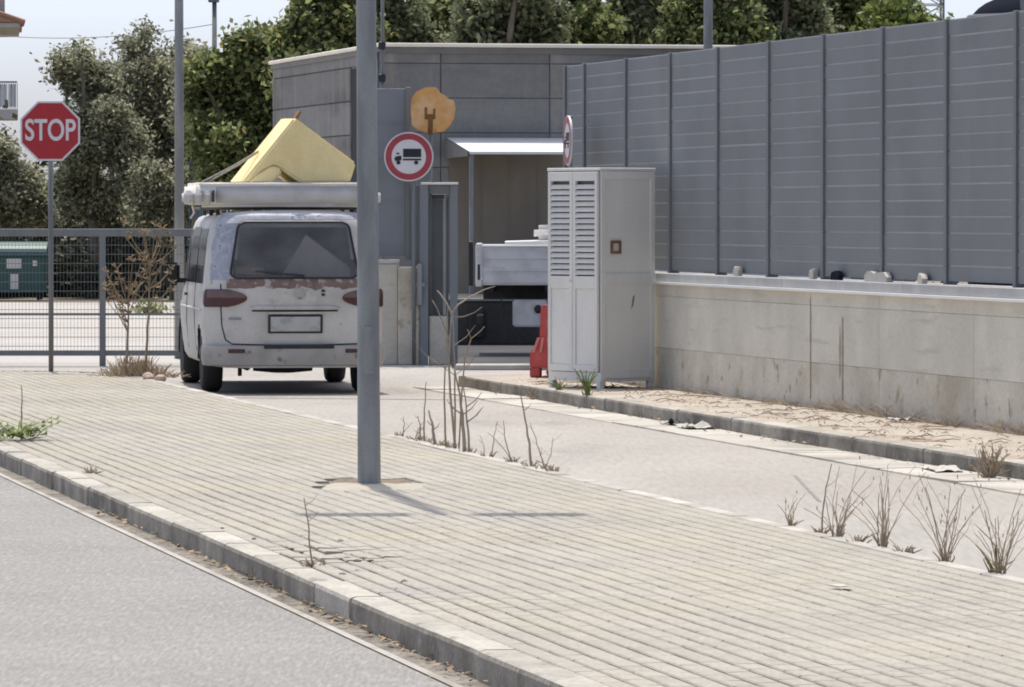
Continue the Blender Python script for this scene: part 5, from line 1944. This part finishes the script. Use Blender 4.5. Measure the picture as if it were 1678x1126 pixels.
m = MB()
m.tube([kp(742, 737) * 0, kp(738, 650), kp(735, 590), kp(738, 540), kp(742, 510)], [.010, .009, .008, .008, .007], 7)
m.tube([kp(742, 510), kp(752, 498), kp(775, 484), kp(795, 474), kp(812, 469)], [.006, .006, .005, .004, .002], 6)
m.tube([kp(741, 515), kp(732, 497), kp(722, 482), kp(716, 476)], [.008, .006, .005, .003], 6)
m.tube([kp(742, 520), kp(760, 519), kp(778, 512), kp(790, 503)], [.006, .005, .004, .003], 6)
m.tube([kp(738, 560), kp(726, 530), kp(716, 505), kp(708, 492)], [.006, .005, .004, .003], 6)
m.build('stem', M['dry_dark'], sh, smooth=True)
m = MB()
m.tube([kp(752, 735) * 1, kp(757, 640), kp(762, 585), kp(772, 555), kp(787, 543), kp(794, 535)], [.006, .006, .005, .004, .003, .002], 6)
m.tube([kp(772, 555), kp(768, 545), kp(766, 540)], [.004, .004, .003], 5)
m.build('side_stem', M['dry'], sh, smooth=True)
dry_plant('faint thin dry stem right of the thickest stem', 800, .26, 8, 2, .005, 1, 'dry', .06)
dry_plant('two thin leaning dry stems left of the lone dark stalk', 842, .30, 9, 2, .006, 2, 'dry', .12)
dry_plant('lone dark knotted stalk in the middle of the weed row', 872, .50, 10, 1, .014, 1, 'dry_dark', .04)
dry_plant('pair of thin pale stems right of the lone dark stalk', 893, .32, 11, 3, .005, 2, 'dry', .10)
dry_plant('tiny dry sprig at the foot of the road edge right of the stalks', 908, .09, 12, 2, .006, 1, 'dry', .08)
for k, (px, h, n, sp, dk, lab) in enumerate(((1295, .18, 14, .12, 0, 'smallest pale grass tuft, leftmost of the tuft row on the island edge'),
                                             (1372, .40, 26, .22, 2, 'pale open grass tuft second from the left on the island edge'),
                                             (1445, .44, 24, .18, 5, 'grass tuft with dark upright stalks, middle of the tuft row'),
                                             (1552, .46, 30, .24, 2, 'loose sandy grass tuft second from the right of the tuft row'),
                                             (1640, .48, 34, .26, 4, 'largest grass tuft at the right end of the tuft row'))):
    tuft(lab, px, 0, edgeY(px), h, n, sp, 100 + k, 'straw', .0011, dk, group='grass tufts on the island edge')
dry_plant('single dark curved stalk beside the second grass tuft', 1345, .38, 13, 1, .007, 1, 'dry_dark', .05)
dry_plant('tiny dark sprout between the second and middle tufts', 1409, .06, 14, 2, .006, 0, 'dry_dark', .03)
dry_plant('tiny dark sprout between the middle tuft and the sandy tuft', 1482, .07, 15, 1, .006, 0, 'dry_dark', .01)
# green shoots inside the largest tuft
tuft('green shoots in the foot of the largest grass tuft', 1632, 0, edgeY(1632) - .02, .16, 6, .05, 130, 'weed_leaf', .005)

# weed on the island near the kerb
dry_plant('lone thin dry weed growing near the kerb in the foreground', 512, .34, 16, 1, .006, 3, 'dry', .05, Y=8800 * 1.695 / (928 - 355), group=None)
dry_plant('tiny dry twig standing near the kerb at left', 150, .08, 17, 1, .005, 1, 'dry_dark', .03, Y=8800 * 1.695 / (775 - 355), group=None)

# two tall dry umbels beside the van
for k, (px, h, hw_, lab) in enumerate(((240, 1.22, .34, 'tall dry flower-head weed close to the van front'), (207, .88, .26, 'shorter dry flower-head weed left of the taller one'))):
    Y = 57.0
    b = at(px - 2, 0, Y)
    b.z = KH - .02
    rr_ = random.Random(50 + k)
    t_ = thing('dry_umbel', lab, 'weed', b, group='dry umbel weeds beside the van')
    m = MB()
    main = stem(m, Vector((0, 0, 0)), h, (.06, .0), .016, rr_, 9, .05)
    m.build('stem', M['dry'], t_)
    m = MB()
    tips = []
    for i in range(26):
        s_ = main[rr_.randint(5, 9)]
        a = rr_.uniform(0, 6.28)
        ln = hw_ * rr_.uniform(.35, 1.0)
        e = s_ + Vector((math.cos(a) * ln, math.sin(a) * ln * .7, rr_.uniform(.10, .45) * hw_ / .3))
        mid = (s_ + e) / 2 + Vector((0, 0, -.03))
        m.tube([s_, mid, e], [.006, .005, .003], 5)
        tips.append(e)
    tag(m.build('branches', M['dry'], t_), kind='stuff')
    m = MB()
    for e in tips:
        for j in range(7):
            d = Vector((rr_.uniform(-1, 1), rr_.uniform(-1, 1), rr_.uniform(-.2, 1))) * .06
            m.tube([e, e + d * .7, e + d], [.004, .007, .003], 5)
    tag(m.build('flower_heads', M['dry_head'], t_), kind='stuff')
# straw heap round their feet
m = MB()
rr_ = random.Random(77)
for i in range(420):
    px = rr_.gauss(222, 32)
    Y = 57.2 + rr_.uniform(-.35, .35)
    b = at(px, 0, Y)
    b.z = KH - .01
    a = rr_.uniform(0, 6.28)
    s_ = rr_.uniform(.02, .14)
    stem(m, b, rr_.uniform(.04, .26) * math.exp(-((px - 222) / 55) ** 2), (math.cos(a) * s_, math.sin(a) * s_), .005, rr_, 4, .05)
o = m.build('straw_grass', M['straw'])
base_origin(o, at(222, 0, 57.2) * 1.0 - Vector((0, 0, at(222, 0, 57.2).z - KH)))
tag(o, 'heap of dry straw grass round the feet of the flower-head weeds', 'dry grass', kind='stuff')
for k, (px, r_, lab) in enumerate(((243, .07, 'pinkish stone at the island edge near the van wheel'), (262, .06, 'second pinkish stone closest to the van wheel'))):
    bm_ = bmesh.new()
    bmesh.ops.create_icosphere(bm_, subdivisions=2, radius=r_)
    for v_ in bm_.verts:
        v_.co *= 1 + .35 * mnoise.noise(v_.co * 14 + Vector((k * 5, 0, 0)))
        v_.co.z *= .7
    me = bpy.data.meshes.new('stone')
    bm_.to_mesh(me)
    bm_.free()
    o = link_mesh('stone', me, M['stone'])
    Y = 55.9 - k * .5
    o.location = (at(px, 0, Y).x, Y, KH + r_ * .4)
    tag(o, lab, 'stone', 'pinkish stones beside the van')

# green weed on the kerb at the left edge
wb = at(28, 722, 8800 * 1.695 / (722 - 355))
wb.z = KH
gw = thing('green_weed', 'low spreading green weed with one tall stalk at the left kerb', 'weed', wb)
rr_ = random.Random(31)
m = MB()
for i in range(34):
    a = rr_.uniform(-.5, math.pi + .5) if i % 2 else rr_.uniform(0, 6.28)
    ln = rr_.uniform(.12, .36)
    d = Vector((math.cos(a), math.sin(a) * .8, 0))
    sd_ = Vector((-d.y, d.x, 0)) * rr_.uniform(.012, .026)
    el = rr_.uniform(.15, .75)
    p0 = Vector((rr_.uniform(-.16, .12), rr_.uniform(-.1, .1), .0))
    p1 = p0 + d * ln * .5 + Vector((0, 0, ln * el * .7))
    p2 = p0 + d * ln + Vector((0, 0, ln * el * .75))
    m.add([p0, p1 - sd_, p2, p1 + sd_], [(0, 1, 2, 3)])
    for j in range(4):
        q_ = p0 + (p2 - p0) * (.3 + .18 * j) + Vector((0, 0, .02))
        s_ = rr_.choice((-1, 1))
        e = q_ + sd_.normalized() * s_ * .07 + d * .04 + Vector((0, 0, .03))
        m.add([q_, q_ + d * .03, e, q_ + sd_ * s_], [(0, 1, 2, 3)])
m.build('leaves', M['weed_leaf'], gw, fix=False)
m = MB()
stem(m, Vector((.03, 0, 0)), .42, (.01, 0), .007, rr_, 7, .03)
m.build('stalk', M['dry_dark'], gw)
# green weeds by the right kerb
tuft('green weed growing at the foot of the cabinet on the right kerb', 963, 0, (RV + .02) / math.cos(RA) / ((963 - 839) / FPX + math.tan(RA)), .26, 20, .07, 140, 'weed_leaf', .008)
tuft('small green weed sprouting from the kerb before the red barrier', 915, 0, (RV + .05) / math.cos(RA) / ((915 - 839) / FPX + math.tan(RA)), .16, 12, .06, 141, 'weed_leaf', .006)
gY = (RV - .15) / math.cos(RA) / ((1620 - 839) / FPX + math.tan(RA))
tuft('brown dry weed clump in the gutter at the right edge', 1622, 0, gY, .26, 60, .22, 142, 'dry', .005, 3, z=.0)
tuft('small dry weed at the kerb foot below the shuttered cabinet', 873, 0, (RV - .04) / math.cos(RA) / ((873 - 839) / FPX + math.tan(RA)), .12, 22, .08, 143, 'straw', .005, z=0)

# ================================================================== LITTER AND DEBRIS
def flake_cloud(name, n, fn, size, material, label, cat, seed, zr=.012):
    rr_ = random.Random(seed)
    m = MB()
    for i in range(n):
        p_ = fn(rr_)
        a = rr_.uniform(0, 6.28)
        s_ = size * rr_.uniform(.5, 1.5)
        d = Vector((math.cos(a), math.sin(a), rr_.uniform(-.4, .4))) * s_
        e = Vector((-math.sin(a), math.cos(a), rr_.uniform(-.5, .5))) * s_ * rr_.uniform(.3, .7)
        c_ = p_ + Vector((0, 0, zr + rr_.uniform(0, zr)))
        m.add([c_ - d, c_ + e * .8, c_ + d, c_ - e], [(0, 1, 2, 3)])
    o_ = m.build(name, material, fix=False)
    return tag(o_, label, cat, kind='stuff')


flake_cloud('leaf_litter', 420, lambda r: P(r.triangular(17, 34, 24.5), 3.955 - abs(r.gauss(0, .045)), .004), .018, M['litter'], 'dead leaves and crumbs gathered in the near gutter', 'leaf litter', 1)
flake_cloud('leaf_litter', 220, lambda r: P(r.uniform(28, 55), 10.58 - abs(r.gauss(0, .10)), .010), .020, M['litter'], 'dead leaves gathered in the gutter of the right kerb', 'leaf litter', 2)
flake_cloud('leaf_litter', 900, lambda r: P(r.uniform(30, 55), RV + .16 + abs(r.gauss(.45, .3)), KH), .014, M['twig'], 'crumbs of bark and leaf on the right pavement along the wall', 'leaf litter', 6, .004)
m = MB()
rr_ = random.Random(61)
for i in range(300):
    t = rr_.uniform(30, 54)
    v = rr_.uniform(RV + .2, RV + 1.2)
    p_ = P(t, v, KH + .006)
    if (p_ - W0).dot(wnor) < .06:
        continue
    a = rr_.uniform(0, 6.28)
    ln = rr_.uniform(.06, .30)
    d = Vector((math.cos(a), math.sin(a), 0)) * ln
    q_ = p_ + d * .5 + Vector((0, 0, rr_.uniform(.0, .03))) + Vector((-d.y, d.x, 0)) * rr_.uniform(-.2, .2)
    m.tube([p_, q_, p_ + d], [.0025, .004, .002], 5)
tag(m.build('twigs', M['twig']), 'dry twigs scattered over the right pavement along the wall', 'twigs', kind='stuff')
# dead grass along the wall foot
m = MB()
rr_ = random.Random(62)
for i in range(900):
    s = rr_.uniform(-14, -1.2)
    dens = .5 + .5 * mnoise.noise(Vector((s * .8, 3, 0)))
    if rr_.random() > dens * (1.1 if s < -4.5 else .5):
        continue
    p_ = WP(s, rr_.uniform(.01, .09), KH - .005)
    a = rr_.uniform(0, 6.28)
    la = rr_.uniform(-.22, .22)
    stem(m, p_, rr_.uniform(.01, .10) * (1.2 if s < -6 else .6), (wnor.x * rr_.uniform(.0, .1) + wdir.x * la, wnor.y * rr_.uniform(0, .1) + wdir.y * la), .002, rr_, 4, .12)
tag(m.build('dead_grass', M['straw']), 'dead grass and creeper along the foot of the concrete wall', 'dead grass', kind='stuff')


def scrap_sheet(name, label, cat, loc, w, d, material, seed, rot=0., group=None, amp=.03):
    rr_ = random.Random(seed)
    m = MB()
    n = 7
    ix = {}
    for s in (0, 1):
        for i in range(n + 1):
            for j in range(n + 1):
                x, y = (-.5 + i / n) * w, (-.5 + j / n) * d
                ix[s, i, j] = len(m.v)
                zz = amp * abs(mnoise.noise(Vector((x * 9 + seed, y * 9, 0)))) * 1.6 + .004
                m.v.append((x + mnoise.noise(Vector((y * 8, seed, 0))) * .03, y, zz + s * .003))
    for i in range(n):
        for j in range(n):
            m.f.append((ix[1, i, j], ix[1, i + 1, j], ix[1, i + 1, j + 1], ix[1, i, j + 1]))
            m.f.append((ix[0, i, j + 1], ix[0, i + 1, j + 1], ix[0, i + 1, j], ix[0, i, j]))
    o_ = m.build(name, material, fix=False)
    o_.location = loc
    o_.rotation_euler = (0, 0, rot)
    return tag(o_, label, cat, group)


def gut_at(px, v=10.45):
    Y = v / math.cos(RA) / ((px - 839) / FPX + math.tan(RA))
    return Vector(((px - 839) / FPX * Y, Y, .012))


scrap_sheet('paper_scrap', 'crumpled white paper with dark fold in the gutter below the wall', 'paper', gut_at(1140), .24, .5, M['paper'], 3, .2, amp=.06)
scrap_sheet('plastic_scrap', 'small black plastic shred beside the crumpled gutter paper', 'plastic', gut_at(1108), .13, .35, M['black_plastic'], 4, .4, amp=.06)
scrap_sheet('paper_scrap', 'flat white paper scrap in the gutter left of the brown weed clump', 'paper', gut_at(1545), .20, .6, M['paper'], 5, .1, amp=.03)
scrap_sheet('paper_scrap', 'tiny pale scrap lying alone on the island paving at right', 'paper', Vector((1.5, 24.4, KH + .008)), .07, .12, M['paper'], 6, .3, amp=.004)
sp = at(1560, 0, 1)
o = scrap_sheet('paper_scrap', 'small white scrap on the right pavement against the wall foot', 'paper', WP(-9.2, .22, KH + .004), .12, .3, M['paper'], 8, .5, amp=.05)

# lumps of mortar and soil by the kerb where the paving is broken
lump = MB()
rr_ = random.Random(88)
for i in range(26):
    t = rr_.gauss(26.6, 1.1)
    v = V0 + .16 + abs(rr_.gauss(0, .22))
    bm_ = bmesh.new()
    bmesh.ops.create_icosphere(bm_, subdivisions=1, radius=rr_.uniform(.005, .018))
    c_ = P(t, v, KH + .002)
    off = len(lump.v)
    for v_ in bm_.verts:
        q_ = v_.co * (1 + .4 * rr_.uniform(-1, 1))
        lump.v.append((c_.x + q_.x * 1.4, c_.y + q_.y * 1.4, c_.z + q_.z * .6))
    for f_ in bm_.faces:
        lump.f.append(tuple(off + v_.index for v_ in f_.verts))
    bm_.free()
tag(lump.build('paving_rubble', M['gutter']), 'crumbs of mortar and soil on the broken paving by the near kerb', 'rubble', kind='stuff')
